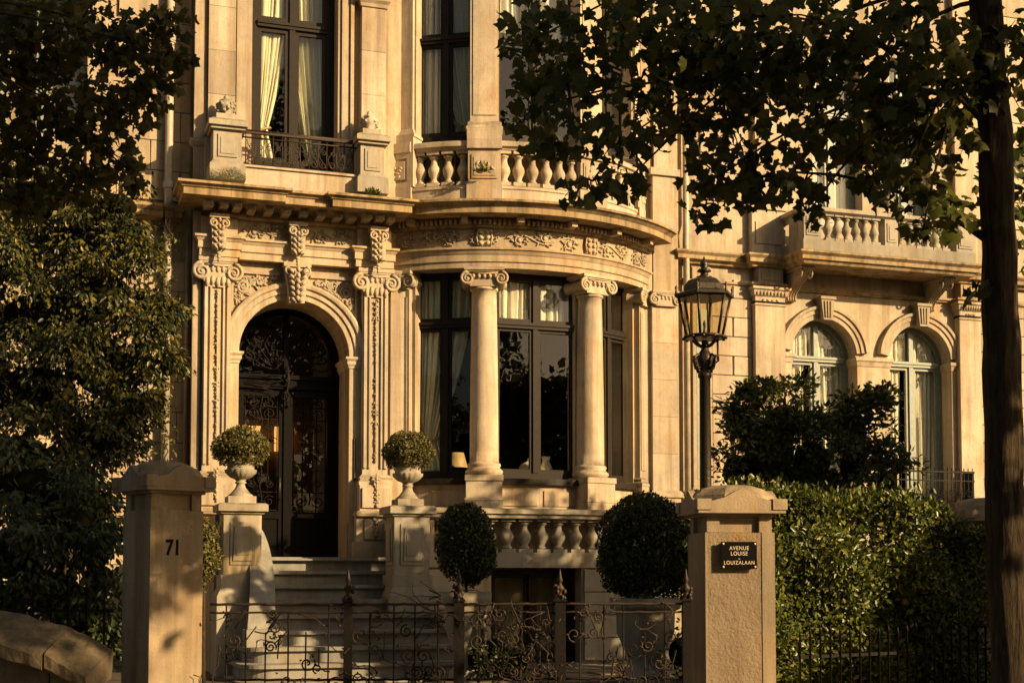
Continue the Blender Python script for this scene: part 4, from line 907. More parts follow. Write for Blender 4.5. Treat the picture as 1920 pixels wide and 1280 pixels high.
# slab edges, cornice and balcony
e = MB(); ep = [(6.10, NY), (6.10, NY-0.05), (7.28, NY-0.05), (7.28, NY-0.18), (7.92, NY-0.18), (7.92, NY-0.05), (11.10, NY-0.05), (11.10, NY-0.18), (11.62, NY-0.18), (11.62, NY-0.05), (13.8, NY-0.05)]
e.sweep(ep, [(-.05, 6.15), (0.0, 6.15), (0.0, 6.17), (0.03, 6.18), (0.03, 6.215), (-.05, 6.22)])
e.sweep(ep, [(-.05, 6.46), (0.02, 6.46), (0.04, 6.50), (0.10, 6.52), (0.10, 6.58), (0.14, 6.62), (0.14, 6.65), (-.05, 6.68)]); e.build('string_course', M_COR, N)
for x0, x1 in ((7.38, 7.82), (11.16, 11.54)):
    m = MB(); m.box(x0, x1, NY-0.17, NY, 6.22, 6.46); m.box(x0+.05, x1-.05, NY-0.18, NY-0.17, 6.26, 6.43); m.build('frieze_block', M_ST2, N)
w = MB(); w.box(7.3, 7.9, NY-0.12, NY, 6.68, 7.4); w.box(7.36, 7.84, NY-0.135, NY-.12, 6.85, 7.2); w.box(7.28, 7.92, NY-0.15, NY, 7.40, 7.5); w.box(7.38, 7.78, NY-.1, NY, 7.5, ZT); w.build('upper_pilaster', M_ST, N)
MB().box(11.14, 11.56, NY-.1, NY, 6.68, ZT).build('upper_pilaster', M_ST, N)
BX0, BX1, BYF = 7.80, 11.06, -0.70
b = MB(); b.sweep([(BX0, NY), (BX0, BYF), (BX1, BYF), (BX1, NY)], [(-.30, 6.44), (-0.06, 6.44), (-0.04, 6.48), (0.0, 6.50), (0.0, 6.56), (0.05, 6.60), (0.05, 6.63), (-.30, 6.66)]); b.box(BX0+.29, BX1-.29, BYF+.29, NY, 6.45, 6.65)
by = b.build('balcony', M_COR, N)
b = MB(); b.sweep([(BX0+.04, NY), (BX0+.04, BYF+.04), (BX1-.04, BYF+.04), (BX1-.04, NY)], [(-.20, 6.655), (0, 6.655), (0, 6.82), (-.20, 6.83)]); b.build('balcony_plinth', M_PED, by)
b = MB(); b.sweep([(BX0+.06, NY), (BX0+.06, BYF+.06), (BX1-.06, BYF+.06), (BX1-.06, NY)], [(-.18, 7.24), (0.0, 7.24), (0.05, 7.27), (0.05, 7.33), (-.18, 7.345)]); b.build('handrail', M_PED, by)
for x0, x1 in ((BX0+.06, BX0+.36), (9.32, 9.56), (BX1-.40, BX1-.06)):
    p = MB(); p.box(x0, x1, BYF+.055, BYF+.24, 6.82, 7.25); p.box(x0+.04, x1-.04, BYF+.043, BYF+.055, 6.88, 7.18); p.box(x0+.07, x1-.07, BYF+.035, BYF+.043, 6.92, 7.14)
    if x0 < 9.0 or x0 > 10: xs = BX0+.055 if x0 < 9 else BX1-.055; p.box(min(xs, xs+(.18 if x0 < 9 else -.18)), max(xs, xs+(.18 if x0 < 9 else -.18)), BYF+.24, BYF+.5, 6.82, 7.25)
    p.build('balustrade_pedestal', M_PED, by)
balusters(by, [(8.33+i*0.168, BYF+.14, 0) for i in range(6)] + [(9.66+i*0.162, BYF+.14, 0) for i in range(6)], 6.82, 0.43, 0.95, M_PED)
for x in (8.02, 10.62):
    m = MB(); n = 12; V = []; F = []
    for k in range(n+1):
        t = k/n; z = 6.44-0.46*t; y = NY-0.54*(1-t)**1.5*(1)-0.08-0.05*sin(pi*t*2)
        V += [(x-0.09, y, z), (x+0.09, y, z), (x+0.09, NY, z), (x-0.09, NY, z)]
    for k in range(n): F += [(4*k+j, 4*k+4+j, 4*k+4+(j+1) % 4, 4*k+(j+1) % 4) for j in range(4)]
    F += [(0, 1, 2, 3), tuple(4*n+j for j in (3, 2, 1, 0))]; m.add(V, F)
    for xx in (-0.065, -0.022, 0.022, 0.065):
        m.tube([(x+xx, V[4*k][1]-0.008, V[4*k][2]) for k in range(n+1)], 0.016, 5)
    for sx in (-1, 1): m.tube([(x+sx*0.092, NY-0.48+0.11*(1-t*.85)*cos(t*9), 6.33+0.11*(1-t*.85)*sin(t*9)) for t in [i/16 for i in range(17)]], 0.016, 5)
    m.box(x-0.12, x+0.12, NY-0.60, NY, 6.40, 6.442); m.build('console_bracket', M_CARVE, N)
ft = MB(); ft.box(9.34, 9.54, BYF+.04, BYF+.24, 7.345, 7.38); ft.lathe(9.44, BYF+.14, [(0.06, 7.38), (0.04, 7.42), (0.09, 7.50), (0.10, 7.56), (0.06, 7.63), (0.075, 7.67), (0.02, 7.70)], 12); ft.build('finial', M_PED, by)
MB().tube([(6.16, NY-0.10, 2.2), (6.16, NY-0.10, 6.6), (6.14, NY-0.12, 6.75), (6.14, NY-0.14, 6.95), (6.16, NY-0.10, 7.1), (6.16, NY-0.10, 12.5)], 0.05, 12).build('downpipe', M_PIPE, N)
nr = MB(); nr.box(9.70, 11.2, -0.30, -0.27, 3.28, 3.31); nr.box(9.70, 11.2, -0.30, -0.27, 2.72, 2.75); nr.box(9.70, 11.2, -0.30, -0.27, 3.14, 3.16)
nrl = nr.build('window_railing', M_IRON, N)
for i in range(19):
    x = 9.72+i*0.08; MB().tube([(x, -0.285, 2.6), (x, -0.285, 3.36)], 0.009, 5).build('bar', M_IRON, nrl)
m_ = MB()
for i in range(9): m_.tube(spiral(9.78+i*0.165, 2.95, 0.075, 0.015, i, 1.5*(-1)**i, -0.29, 16), 0.008, 5)
m_.box(9.70, 9.73, -0.28, NY, 2.72, 3.31); m_.box(11.17, 11.2, -0.28, NY, 2.72, 3.31); m_.build('scrollwork', M_IRON, nrl)
# ================================================================== LEFT HOUSE
LH = thing('left_house', 'pale stone house behind the ivy, left of the arched doorway', 'house')
w = MB(); w.box(-6.5, XL-0.01, 0.30, 0.9, 0, 7.6); w.box(-6.5, -3.9, 0.30, 0.9, 7.6, ZT); w.box(-2.75, XL-0.01, 0.30, 0.9, 7.6, ZT); w.box(-3.9, -2.75, 0.3, 0.9, 9.6, ZT); w.box(-3.9, -2.75, 0.8, 0.9, 7.6, 9.6); w.build('wall', M_ST2, LH)
R3 = random.Random(6); zc = 0.5; bi = 0
while zc < 11.6:
    h = 0.42
    if not 6.35 < zc+h < 7.0:
        xs = [-1.50, -2.35, -3.2, -4.1] if bi % 2 else [-1.90, -2.75, -3.65, -4.1]
        x1 = XL-0.04
        for x0 in xs:
            if not (zc > 7.2 and zc < 9.6 and x0 < -2.6 and x1 <= -1.9 and x1 > -4.0 and x0 < -2.75): MB().frus(x0+.004, x1-.004, 0.262-R3.uniform(0, .008), 0.302, zc+.005, zc+h-.005, 0.004, 0).build('stone_block', M_ST2, LH)
            x1 = x0
    zc += h; bi += 1
c = MB(); c.sweep([(-6.4, 0.28), (-1.72, 0.28), (-1.72, 0.30)], [(-.02, 6.42), (0.04, 6.42), (0.08, 6.5), (0.24, 6.53), (0.24, 6.60), (0.30, 6.65), (0.30, 6.69), (-.02, 6.74)]); c.build('string_course', M_COR, LH)
c = MB(); c.sweep([(-6.4, 0.26), (-1.45, 0.26)], [(-.02, 2.40), (0.05, 2.40), (0.07, 2.48), (-.02, 2.52)]); c.build('plinth_course', M_ST2, LH)
window(LH, (-3.325, 0.62, 0), 1.15, 7.6, 9.6, M_GREEN, None, True, 0.08, 0.05, 'upper_window')
pp = MB(); pp.tube([(-1.66, 0.16, 1.5), (-1.66, 0.16, ZT)], 0.055, 12)
for z in (3.0, 4.9, 6.95, 9.0): pp.lathe(-1.66, 0.16, [(0.07, z), (0.075, z+.02), (0.075, z+.08), (0.07, z+.10)], 12)
pp.build('downpipe', M_PIPE, LH)
pp = MB(); pp.tube([(-1.40, 0.10, 2.4), (-1.40, 0.10, 6.4)], 0.022, 8); pp.build('conduit', M_ST2, LH)
# ================================================================== CURTAINS
T, w = BWT['l']; h = w/2
curtain('tied-back sage curtain in the left light of the ground-floor bow window', T, -h+.05, h-.06, 2.7, 6.0, 3.55, 0.34, y=0.09, seed=1)
T, w = BWT['r']; h = w/2
curtain('tied-back sage curtain in the right light of the ground-floor bow window', T, -h-.05, h-.30, 2.7, 6.0, 3.85, 0.55, y=0.09, seed=2, folds=11)
T, w = BWT['m']; h = w/2
curtain('short gathered blind across the top of the middle ground-floor bow window', T, -h+.05, h-.05, 5.24, 6.0, None, 1.0, M_CURT2, y=0.09, folds=14, seed=3)
T, w = BWT['l']; h = w/2
curtain('tied-back sage curtain in the left light of the upper bow window', T, h-.04, -h+.10, 7.5, 11.7, 8.15, 0.35, y=0.09, seed=4)
curtain('straight golden net at the outer edge of the upper left bow light', T, -h+.04, -h+.42, 7.5, 11.7, None, 1.0, M_CURT2, y=0.07, seed=5, folds=5)
T, w = BWT['r']; h = w/2
curtain('tied-back sage curtain in the right light of the upper bow window', T, -h+.0, h-.25, 7.5, 11.7, 8.3, 0.45, y=0.09, seed=6)
T, w = BWT['m']; h = w/2
curtain('gathered blind across the top of the middle upper bow window', T, -h+.05, h-.05, 9.42, 11.6, None, 1.0, M_CURT2, y=0.18, folds=12, seed=7)
T = (0.05, 0.27, 0)
curtain('left sage curtain, tied low, in the tall window over the door', T, -0.52, 0.12, 7.0, 11.1, 7.95, 0.30, y=0.09, seed=8, folds=8)
curtain('right sage curtain, swept to the side, in the tall window over the door', T, 0.54, -0.10, 7.0, 11.1, 7.5, 0.42, y=0.13, seed=9, folds=8)
for c, nm, sd in ((O1, 'left', 10), (O2, 'right', 12)):
    T = (c, NY+0.27, 0)
    curtain('cream net hanging at the left side of the %s arched window' % nm, T, -0.56, -0.18, 2.9, 5.74, None, 1.0, M_CURT2, y=0.09, folds=6, seed=sd)
    curtain('wide cream net drawn over the right half of the %s arched window' % nm, T, 0.02, 0.57, 2.9, 5.74, None, 1.0, M_CURT2, y=0.09, folds=7, seed=sd+1)
    curtain('gathered cream valance in the head of the %s arched window' % nm, T, -0.57, 0.57, 5.10, 5.75, None, 1.0, M_CURT2, y=0.07, folds=12, seed=sd+7)
for u, nm, sd in ((U1, 'left', 30), (U2, 'right', 32)):
    curtain('pale net filling the %s window above the right balcony' % nm, ((u[0]+u[1])/2, NY+0.25, 0), -(u[1]-u[0])/2+.03, (u[1]-u[0])/2-.03, 7.2, 10.2, None, 1.0, M_CURT2, y=0.09, folds=9, seed=sd)
# ornaments on the table inside the bow
tb = thing('window_table', 'dark table just inside the middle bow window', 'table'); 
MB().box(2.85, 4.2, -0.35, 0.25, 2.86, 2.92).build('table_top', M_BROWN, tb)
for x in (2.92, 4.12):
    for y in (-0.28, 0.18): MB().box(x-.03, x+.03, y-.03, y+.03, 1.82, 2.86).build('leg', M_BROWN, tb)
def small(name, lab, cat, x, prof, y=-0.15):
    o = MB().lathe(x, y, prof, 16).build(name, M_PORC); tag(o, lab, cat)
small('tea_bowl', 'pale squat bowl standing at the left of the table in the bow window', 'bowl', 3.20, [(0.05, 2.922), (0.10, 2.98), (0.12, 3.08), (0.115, 3.08), (0.09, 2.99)])
small('lidded_tureen', 'large pale lidded tureen in the middle of the bow window', 'tureen', 3.52, [(0.08, 2.922), (0.10, 2.95), (0.17, 3.05), (0.17, 3.16), (0.12, 3.25), (0.03, 3.29), (0.035, 3.32), (0.01, 3.34)])
small('tall_jug', 'tall pale vase right of the tureen in the bow window', 'vase', 3.78, [(0.06, 2.922), (0.10, 3.05), (0.10, 3.18), (0.05, 3.30), (0.07, 3.36), (0.06, 3.36)])
tl = thing('table_lamp', 'table lamp with pale shade inside the left bow light', 'lamp')
T, w = BWT['l']; MB().lathe(T[0]+.30, T[1]+.45, [(0.16, 3.20), (0.10, 3.42), (0.09, 3.42), (0.15, 3.20)], 18).build('lamp_shade', M_CORD, tl); MB().lathe(T[0]+.30, T[1]+.45, [(0.08, 2.92), (0.03, 2.96), (0.06, 3.05), (0.02, 3.14), (0.012, 3.22)], 14).build('lamp_base', M_LAMP, tl)
MB().box(T[0]+.05, T[0]+.55, T[1]+.2, T[1]+.7, 2.86, 2.918).build('lamp_table', M_BROWN, tl)
# ================================================================== GATE PILLARS
def pillar(x, y, a, w, zt, label, rough):
    t = thing('gate_pillar', label, 'pillar', 'stone gate pillars along the pavement'); t.location = (x, y, 0); t.rotation_euler = (0, 0, a)
    h = w/2; k = w/0.52; m = MB()
    if rough:
        m.box(h-0.095, h+0.004, -h-0.004, h, 0, zt-0.36); m.box(-h-0.004, -h+0.012, -h-0.0, h, 0, zt-0.36); m.box(-h+0.012, h-0.095, -h+0.02, h, 0, zt-0.365)
        MB().box(-h+0.012, h-0.095, -h+0.001, -h+0.02, 0, zt-0.362).build('render_panel', M_ROUGH, t)
    else:
        m.box(-h, h, -h, h, 0, zt-0.36)
    for sx in (-1, 1):
        for sy in (-1, 1): m.box(min(sx*h*0.95, sx*h*0.58), max(sx*h*0.95, sx*h*0.58), min(sy*h*0.95, sy*h*0.58), max(sy*h*0.95, sy*h*0.58), zt-0.36, zt-0.24)
    m.box(-h*0.82, h*0.82, -h*0.82, h*0.82, zt-0.36, zt-0.24); m.build('shaft', M_PIL, t)
    c = MB(); g = h+0.07*k; z0 = zt-0.24
    c.box(-h-.01, h+.01, -h-.01, h+.01, z0, z0+0.02); c.box(-g, g, -g, g, z0+0.02, z0+0.045)
    for sx in (-1, 1):
        for sy in (-1, 1): c.box(min(sx*g*1.03, sx*g*0.70), max(sx*g*1.03, sx*g*0.70), min(sy*g*1.03, sy*g*0.70), max(sy*g*1.03, sy*g*0.70), z0+0.045, z0+0.125)
    pts = [(-0.70*g, 0.045), (0.70*g, 0.045), (0.70*g, 0.11), (0.40*g, 0.135), (0.14*g, 0.185), (0, 0.205), (-0.14*g, 0.185), (-0.40*g, 0.135), (-0.70*g, 0.11)]
    for q in range(4):
        c.T = (0, 0, q*pi/2); c.prism([(px, z0+pz) for px, pz in pts], -g, -g+0.05)
    c.T = None
    n = 8; rings = [(g*0.98, 0.045), (g*0.98, 0.13), (g*0.92, 0.16), (g*0.72, 0.21), (g*0.45, 0.238), (g*0.16, 0.245)]
    c.lathe(0, 0, [(r*1.06, z0+z) for r, z in rings], 8, False, pi/8); c.build('cap', M_PIL, t)
    return t
p71 = pillar(-2.415, -8.95, radians(23), 0.416, 2.43, 'tall stone pillar carrying the dark number 71, dappled with shade', False)
pR = pillar(1.695, -9.86, radians(-12), 0.52, 2.285, 'sunlit pebbledash pillar carrying the black street name plaque', True)
p3 = pillar(5.02, -8.55, radians(-14), 0.50, 2.32, 'shaded stone pillar at the far end of the hedge, half behind the tree trunk', False)
def text(body, size, mat, name, extrude=0.002, spacing=1.0, bold=0.0):
    cu = bpy.data.curves.new(name, 'FONT'); cu.body = body; cu.size = size; cu.extrude = extrude; cu.offset = bold; cu.align_x = 'CENTER'; cu.align_y = 'CENTER'; cu.space_character = spacing
    tmp = bpy.data.objects.new('tmp', cu); COL.objects.link(tmp); dg = bpy.context.evaluated_depsgraph_get()
    me = bpy.data.meshes.new_from_object(tmp.evaluated_get(dg)); bpy.data.objects.remove(tmp); me.materials.clear(); me.materials.append(mat); me.name = name
    return me
o = link(bpy.data.objects.new('house_number', text('71', 0.155, M_BLACK, 'house_number', 0.004, 1.0, 0.0035)), p71); o.location = (-0.03, -0.2095, 1.80); o.rotation_euler = (pi/2, 0, 0); o.scale = (0.78, 1.0, 1.0)
pq = thing('street_plaque', 'black enamel plaque lettered AVENUE LOUISE LOUIZALAAN on the sunlit pillar', 'sign'); pq.matrix_world = pR.matrix_basis @ Matrix.Translation((-0.02, -0.30, 1.755))
MB().box(-0.135, 0.135, -0.006, 0.006, -0.1, 0.1).build('plate', M_PLAQUE, pq)
for body, z, s_ in (('AVENUE', 0.052, 0.041), ('LOUISE', 0.012, 0.041), ('-', -0.022, 0.05), ('LOUIZALAAN', -0.055, 0.039)):
    o = link(bpy.data.objects.new('lettering', text(body, s_, M_LETTER, 'lettering', 0.001, 1.14)), pq); o.location = (0, -0.0072, z); o.rotation_euler = (pi/2, 0, 0); o.scale = (0.88, 1, 1)
for x in (-0.12, 0.12):
    for z in (-0.085, 0.085): MB().tube([(x, -0.010, z), (x, 0.045, z)], 0.008, 8).build('bolt', M_LETTER, pq)
# ================================================================== STREET LAMP
L = thing('street_lamp', 'old bronze gas-style lantern on a tall black post behind the plaque pillar', 'street lamp'); L.location = (3.04, -6.79, 0)
MB().lathe(0, 0, [(0.10, .4), (0.10, .9), (0.075, 1.0), (0.066, 1.15), (0.060, 2.4), (0.055, 3.58), (0.07, 3.60), (0.07, 3.63), (0.055, 3.65), (0.062, 3.70), (0.085, 3.74), (0.09, 3.80), (0.06, 3.84), (0.035, 3.88), (0.03, 3.97)], 20).build('post', M_LAMP, L)
b = MB()
for k in range(4):
    a = k*pi/2+0.35; c_, s_ = cos(a), sin(a)
    b.tube([(0.05*c_, 0.05*s_, 3.68), (0.13*c_, 0.13*s_, 3.70), (0.15*c_, 0.15*s_, 3.78), (0.10*c_, 0.10*s_, 3.82), (0.05*c_, 0.05*s_, 3.80)], 0.013, 6)
    b.tube([(0.03*c_, 0.03*s_, 3.90), (0.10*c_, 0.10*s_, 3.93), (0.16*c_, 0.16*s_, 3.985)], 0.012, 6)
    for q in range(7): b.blob(((0.09+.01*q)*c_, (0.09+.01*q)*s_, 3.66+.022*q), (0.022, 0.022, 0.013), 0.6*q, 6, 4)
b.tube([(0.12, -0.05, 3.98), (0.125, -0.05, 3.76), (0.09, -0.04, 3.74)], 0.012, 6); b.build('scroll_bracket', M_LAMP, L)
A6 = [pi/6*k*2 + radians(-18.8+9) for k in range(6)]
RT, RB, ZT_, ZB = 0.27, 0.185, 4.40, 4.01
hexr = lambda r, z: [(r*cos(a), r*sin(a), z) for a in A6]
for k in range(6):
    p = hexr(RT, ZT_)[k]; q = hexr(RB, ZB)[k]; MB().tube([p, q], 0.014, 6).build('glazing_bar', M_LAMP, L)
    p2 = hexr(RT, ZT_)[(k+1) % 6]; q2 = hexr(RB, ZB)[(k+1) % 6]; MB().add([q, q2, p2, p], [(0, 1, 2, 3)]).build('pane', M_LGLASS, L)
f = MB(); f.lathe(0, 0, [(0.19, 3.985), (0.215, 3.99), (0.215, 4.01), (0.185, 4.02)], 24)
for k in range(12): a = k*pi/6; f.blob((0.212*cos(a), 0.212*sin(a), 3.99), (0.022, 0.022, 0.016), 0, 6, 4)
f.build('gallery', M_LAMP, L)
MB().lathe(0, 0, [(0.02, 4.02), (0.03, 4.03), (0.014, 4.07), (0.012, 4.11), (0.018, 4.14), (0.006, 4.17)], 10).build('burner', M_LAMP, L)
r = MB(); r.lathe(0, 0, [(0.26, 4.39), (0.31, 4.405), (0.312, 4.43), (0.27, 4.445), (0.215, 4.465), (0.205, 4.52), (0.165, 4.575), (0.09, 4.605), (0.05, 4.61)], 6, False, A6[0])
r.build('roof', M_LAMP, L)
for k in range(6):
    x, y, z = hexr(0.292, 4.43)[k]; MB().lathe(x, y, [(0.012, 4.42), (0.016, 4.45), (0.008, 4.47), (0.016, 4.49), (0.004, 4.52)], 8).build('roof_knob', M_LAMP, L)
MB().lathe(0, 0, [(0.075, 4.60), (0.08, 4.615), (0.04, 4.63), (0.035, 4.655), (0.075, 4.67), (0.06, 4.69), (0.03, 4.70), (0.045, 4.73), (0.04, 4.76), (0.015, 4.79), (0.004, 4.825)], 14).build('finial', M_LAMP, L)
# ================================================================== IRON GATES
GP = [(-2.12, -9.10), (-1.15, -9.42), (-0.38, -9.63), (0.33, -9.82), (1.24, -10.03)]
LABP = ['square iron gate standard with spear tip, nearest the pillar numbered 71', 'square iron gate standard in front of the right end of the steps', 'square iron gate standard before the basement window', 'iron gate standard close beside the plaque pillar']
for (x, y), lab in zip(GP[1:], LABP):
    t = thing('gate_standard', lab, 'post', 'iron gate standards'); t.location = (x, y, 0); t.rotation_euler = (0, 0, -0.27)
    w = 0.030 if 'nearest' in lab or 'close' in lab else 0.038
    m = MB(); m.box(-w, w, -w, w, 0, 1.42); m.frus(-w-.012, w+.012, -w-.012, w+.012, 1.42, 1.45, 0.02, 0.02); m.build('post', M_IRON, t)
    m = MB().lathe(0, 0, [(0.022, 1.44), (0.03, 1.46), (0.014, 1.475), (0.026, 1.495), (0.034, 1.515), (0.016, 1.54), (0.012, 1.555), (0.022, 1.57), (0.012, 1.60), (0.003, 1.655)], 10)
    R4 = random.Random(int(x*100))
    for _ in range(10): a = R4.uniform(0, 6.28); m.blob((0.035*cos(a), 0.035*sin(a), R4.uniform(1.42, 1.53)), (.016, .016, .022), 0, 6, 3)
    m.build('spear_finial', M_RUST, t)
LABG = ['iron gate panel between the pillar numbered 71 and the first standard', 'iron gate leaf in front of the steps between two standards', 'densely scrolled iron gate leaf before the basement window', 'iron gate panel beside the plaque pillar']
def gate(p0, p1, label, seed, dense):
    t = thing('iron_gate', label, 'gate', 'wrought iron gate panels'); R = random.Random(seed)
    dx, dy = p1[0]-p0[0], p1[1]-p0[1]; Lg = sqrt(dx*dx+dy*dy); t.location = (p0[0], p0[1], 0); t.rotation_euler = (0, 0, atan2(dy, dx))
    for z, r in ((1.40, .010), (1.34, .008), (0.86, .009), (0.50, .011)):
        n = 16; MB().tube([(0.03+(Lg-.06)*i/n, 0.004*sin(i*1.7+z*9), z+0.003*sin(i*2.1+seed)) for i in range(n+1)], r, 6).build('rail', M_RUST if z > 1.3 else M_IRON, t)
    nb = max(3, int(Lg/0.135)); bars = None
    for i in range(1, nb):
        x = Lg*i/nb + R.uniform(-.012, .012); MB().tube([(x, 0, 0.05), (x+R.uniform(-.008, .008), 0, 0.7), (x, 0, R.choice((1.40, 1.34, 1.40, 1.20)))], 0.0065, 5).build('bar', M_IRON, t)
    for i in range(int(26*dense)):
        x, z, r = R.uniform(.06, Lg-.06), 0.42+0.92*R.random()**1.3, R.uniform(.030, .068); m = MB(); y = -0.012
        m.tube(spiral(x, z, r, .008, R.uniform(0, 6), R.choice((-1, 1))*R.uniform(1.1, 1.7), y, 20), 0.0062, 5)
        m.tube([(x+r, y, z), (x+r*1.4, y, z+R.uniform(-.08, .08)), (x+R.uniform(-.05, .16), y, z+R.uniform(-.14, .14))], 0.0055, 5)
        for _ in range(3): m.blob((x+R.uniform(-.08, .08), y-.006, z+R.uniform(-.08, .08)), (R.uniform(.008, .02), .006, R.uniform(.005, .009)), R.uniform(0, 3), 6, 3)
        m.build('scroll', M_RUST if i % 3 else M_IRON, t)
for k in range(4): gate(GP[k], GP[k+1], LABG[k], 40+k, (0.9, 1.0, 1.9, 1.3)[k])
def railing(p0, p1, z0, z1, n, label):
    t = thing('iron_railing', label, 'railing'); dx, dy = p1[0]-p0[0], p1[1]-p0[1]; Lg = sqrt(dx*dx+dy*dy); t.location = (p0[0], p0[1], 0); t.rotation_euler = (0, 0, atan2(dy, dx))
    for z in (z0+0.12, z1-0.22): MB().box(0, Lg, -0.008, 0.008, z-.012, z+.012).build('rail', M_IRON, t)
    for i in range(n):
        x = Lg*(i+0.5)/n; h = z1+random.uniform(-.02, .02); MB().tube([(x, -.012, z0), (x, -.012, h-.05), (x, -.012, h-.045), (x, -.012, h)], [.008, .008, .014, .002], 6).build('bar', M_IRON, t)
railing((2.05, -10.17), (4.75, -9.45), 0.0, 1.22, 26, 'black spear-topped railing at the foot of the clipped hedge')
railing((-4.3, -8.55), (-2.76, -9.14), 0.6, 1.58, 13, 'dark iron railing behind the low wall beside the pillar numbered 71')
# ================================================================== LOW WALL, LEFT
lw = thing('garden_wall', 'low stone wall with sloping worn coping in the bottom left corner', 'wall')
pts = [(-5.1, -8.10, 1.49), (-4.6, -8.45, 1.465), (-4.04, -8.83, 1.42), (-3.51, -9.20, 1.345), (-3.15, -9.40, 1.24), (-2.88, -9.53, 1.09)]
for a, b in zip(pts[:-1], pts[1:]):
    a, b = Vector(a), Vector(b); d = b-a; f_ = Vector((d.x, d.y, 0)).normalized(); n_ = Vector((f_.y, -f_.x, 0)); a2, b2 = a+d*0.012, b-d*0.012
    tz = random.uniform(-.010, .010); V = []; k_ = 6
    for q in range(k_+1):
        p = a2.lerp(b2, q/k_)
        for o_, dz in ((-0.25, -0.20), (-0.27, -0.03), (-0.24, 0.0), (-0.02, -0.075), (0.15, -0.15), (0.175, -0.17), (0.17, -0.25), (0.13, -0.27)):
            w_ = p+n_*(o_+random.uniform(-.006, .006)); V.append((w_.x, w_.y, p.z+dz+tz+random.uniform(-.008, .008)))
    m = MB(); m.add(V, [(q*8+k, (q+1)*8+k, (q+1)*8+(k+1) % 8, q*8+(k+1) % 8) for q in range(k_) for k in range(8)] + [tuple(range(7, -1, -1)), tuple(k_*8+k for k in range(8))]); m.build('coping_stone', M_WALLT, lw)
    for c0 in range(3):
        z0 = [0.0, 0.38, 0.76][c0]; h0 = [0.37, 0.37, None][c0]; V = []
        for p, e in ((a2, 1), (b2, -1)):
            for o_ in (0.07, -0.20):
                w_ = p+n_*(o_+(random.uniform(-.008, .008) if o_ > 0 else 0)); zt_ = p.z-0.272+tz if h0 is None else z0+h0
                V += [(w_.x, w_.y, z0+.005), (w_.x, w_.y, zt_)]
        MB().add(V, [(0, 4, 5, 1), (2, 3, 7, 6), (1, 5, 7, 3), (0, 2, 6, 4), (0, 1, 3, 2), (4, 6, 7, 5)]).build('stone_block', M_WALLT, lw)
# ================================================================== PLANTS IN THE GARDEN
def bush(name, label, cat, blobs, N, size, mat, tpl, depth=0.25, wob=0.08, up=0.25, sq=1.0, stem=None, group=None, extra=None):
    t = thing(name, label, cat, group); PP, TT, NN = [], [], []
    vol = sum(r[0]*r[2] for _, r in blobs)
    for c, r in blobs:
        core('shade_core', c, tuple(q*(0.80 if depth < 0.4 else 0.5) for q in r), t)
        P, tp, nr = shell_leaves(c, r, int(N*r[0]*r[2]/vol), depth, up, wob, 3.0, sq); PP.append(P); TT.append(tp); NN.append(nr)
    P = np.concatenate(PP); k = P[:, 2] > 0.42
    leaf_obj('foliage', mat, t, P[k], np.concatenate(TT)[k], np.concatenate(NN)[k], rng.uniform(size*0.6, size*1.25, k.sum()), tpl)
    if stem:
        for s_ in stem: MB().tube(s_, [0.035-0.02*i/(len(s_)-1) for i in range(len(s_))], 7).build('stem', M_BARK, t)
    return t
def loose(name, label, cat, blobs, dens, size, mat, clump, stem, seed, droop=0.6, tpl=OVAL, group=None, fill=0.50):
    t = thing(name, label, cat, group); R = np.random.default_rng(seed); PP, TT, NN, SS = [], [], [], []
    for (cx, cy, cz), (a, b_, c) in blobs:
        core('shade_core', (cx, cy+0.1, cz), (a*fill, b_*fill*.8, c*fill), t)
        k = max(3, int(2.6*a*c/(clump*clump)))
        d = unit(R.normal(size=(k, 3)))*(R.random((k, 1))**0.33); d[:, 1] -= 0.15
        for q in range(k):
            r = clump*R.uniform(.45, 1.25); ce = np.array([cx, cy, cz])+d[q]*np.array([a, b_, c]); n = int(dens*(r/clump)**2)
            o = unit(R.normal(size=(n, 3)))*(R.random((n, 1))**0.45)*np.array([r*1.15, r, r*R.uniform(.5, .9)])
            o[:, 2] -= 0.5*droop*np.abs(o[:, 0])
            PP.append(ce+o); ax = R.normal(size=3)*.5+[0, -.35, .55]
            NN.append(R.normal(scale=.42, size=(n, 3))+ax); TT.append(o*3/r*.3+R.normal(scale=.4, size=(n, 3))+[0, -.1, -droop]); SS.append(R.uniform(size*.55, size*1.3, n)*R.uniform(.8, 1.2))
    P = np.concatenate(PP); k = P[:, 2] > 0.42
    leaf_obj('foliage', mat, t, P[k], np.concatenate(TT)[k], np.concatenate(NN)[k], np.concatenate(SS)[k], tpl)
    for s_ in stem: MB().tube(s_, [0.05-0.03*i/(len(s_)-1) for i in range(len(s_))], 7).build('stem', M_BARK, t)
    return t
bush('box_bush', 'egg-shaped clipped box bush between the steps and the basement window', 'bush', [((1.34, -4.15, 1.96), (0.335, 0.33, 0.475)), ((1.28, -4.18, 2.12), (0.26, 0.27, 0.30)), ((1.42, -4.2, 1.80), (0.25, 0.25, 0.28))], 19000, .036, M_BOX, DIAM, 0.28, 0.045, 0.4, stem=[[(1.34, -4.15, 0.6), (1.34, -4.15, 1.6)]])
bush('box_bush', 'large round clipped box bush beside the lamp post', 'bush', [((3.16, -5.05, 1.98), (0.54, 0.50, 0.57)), ((3.42, -5.1, 1.78), (0.38, 0.36, 0.42)), ((3.05, -5.1, 1.72), (0.44, 0.38, 0.38))], 32000, .040, M_BOX, DIAM, 0.28, 0.05, 0.4, stem=[[(3.16, -5.05, 0.6), (3.16, -5.05, 1.7)]])
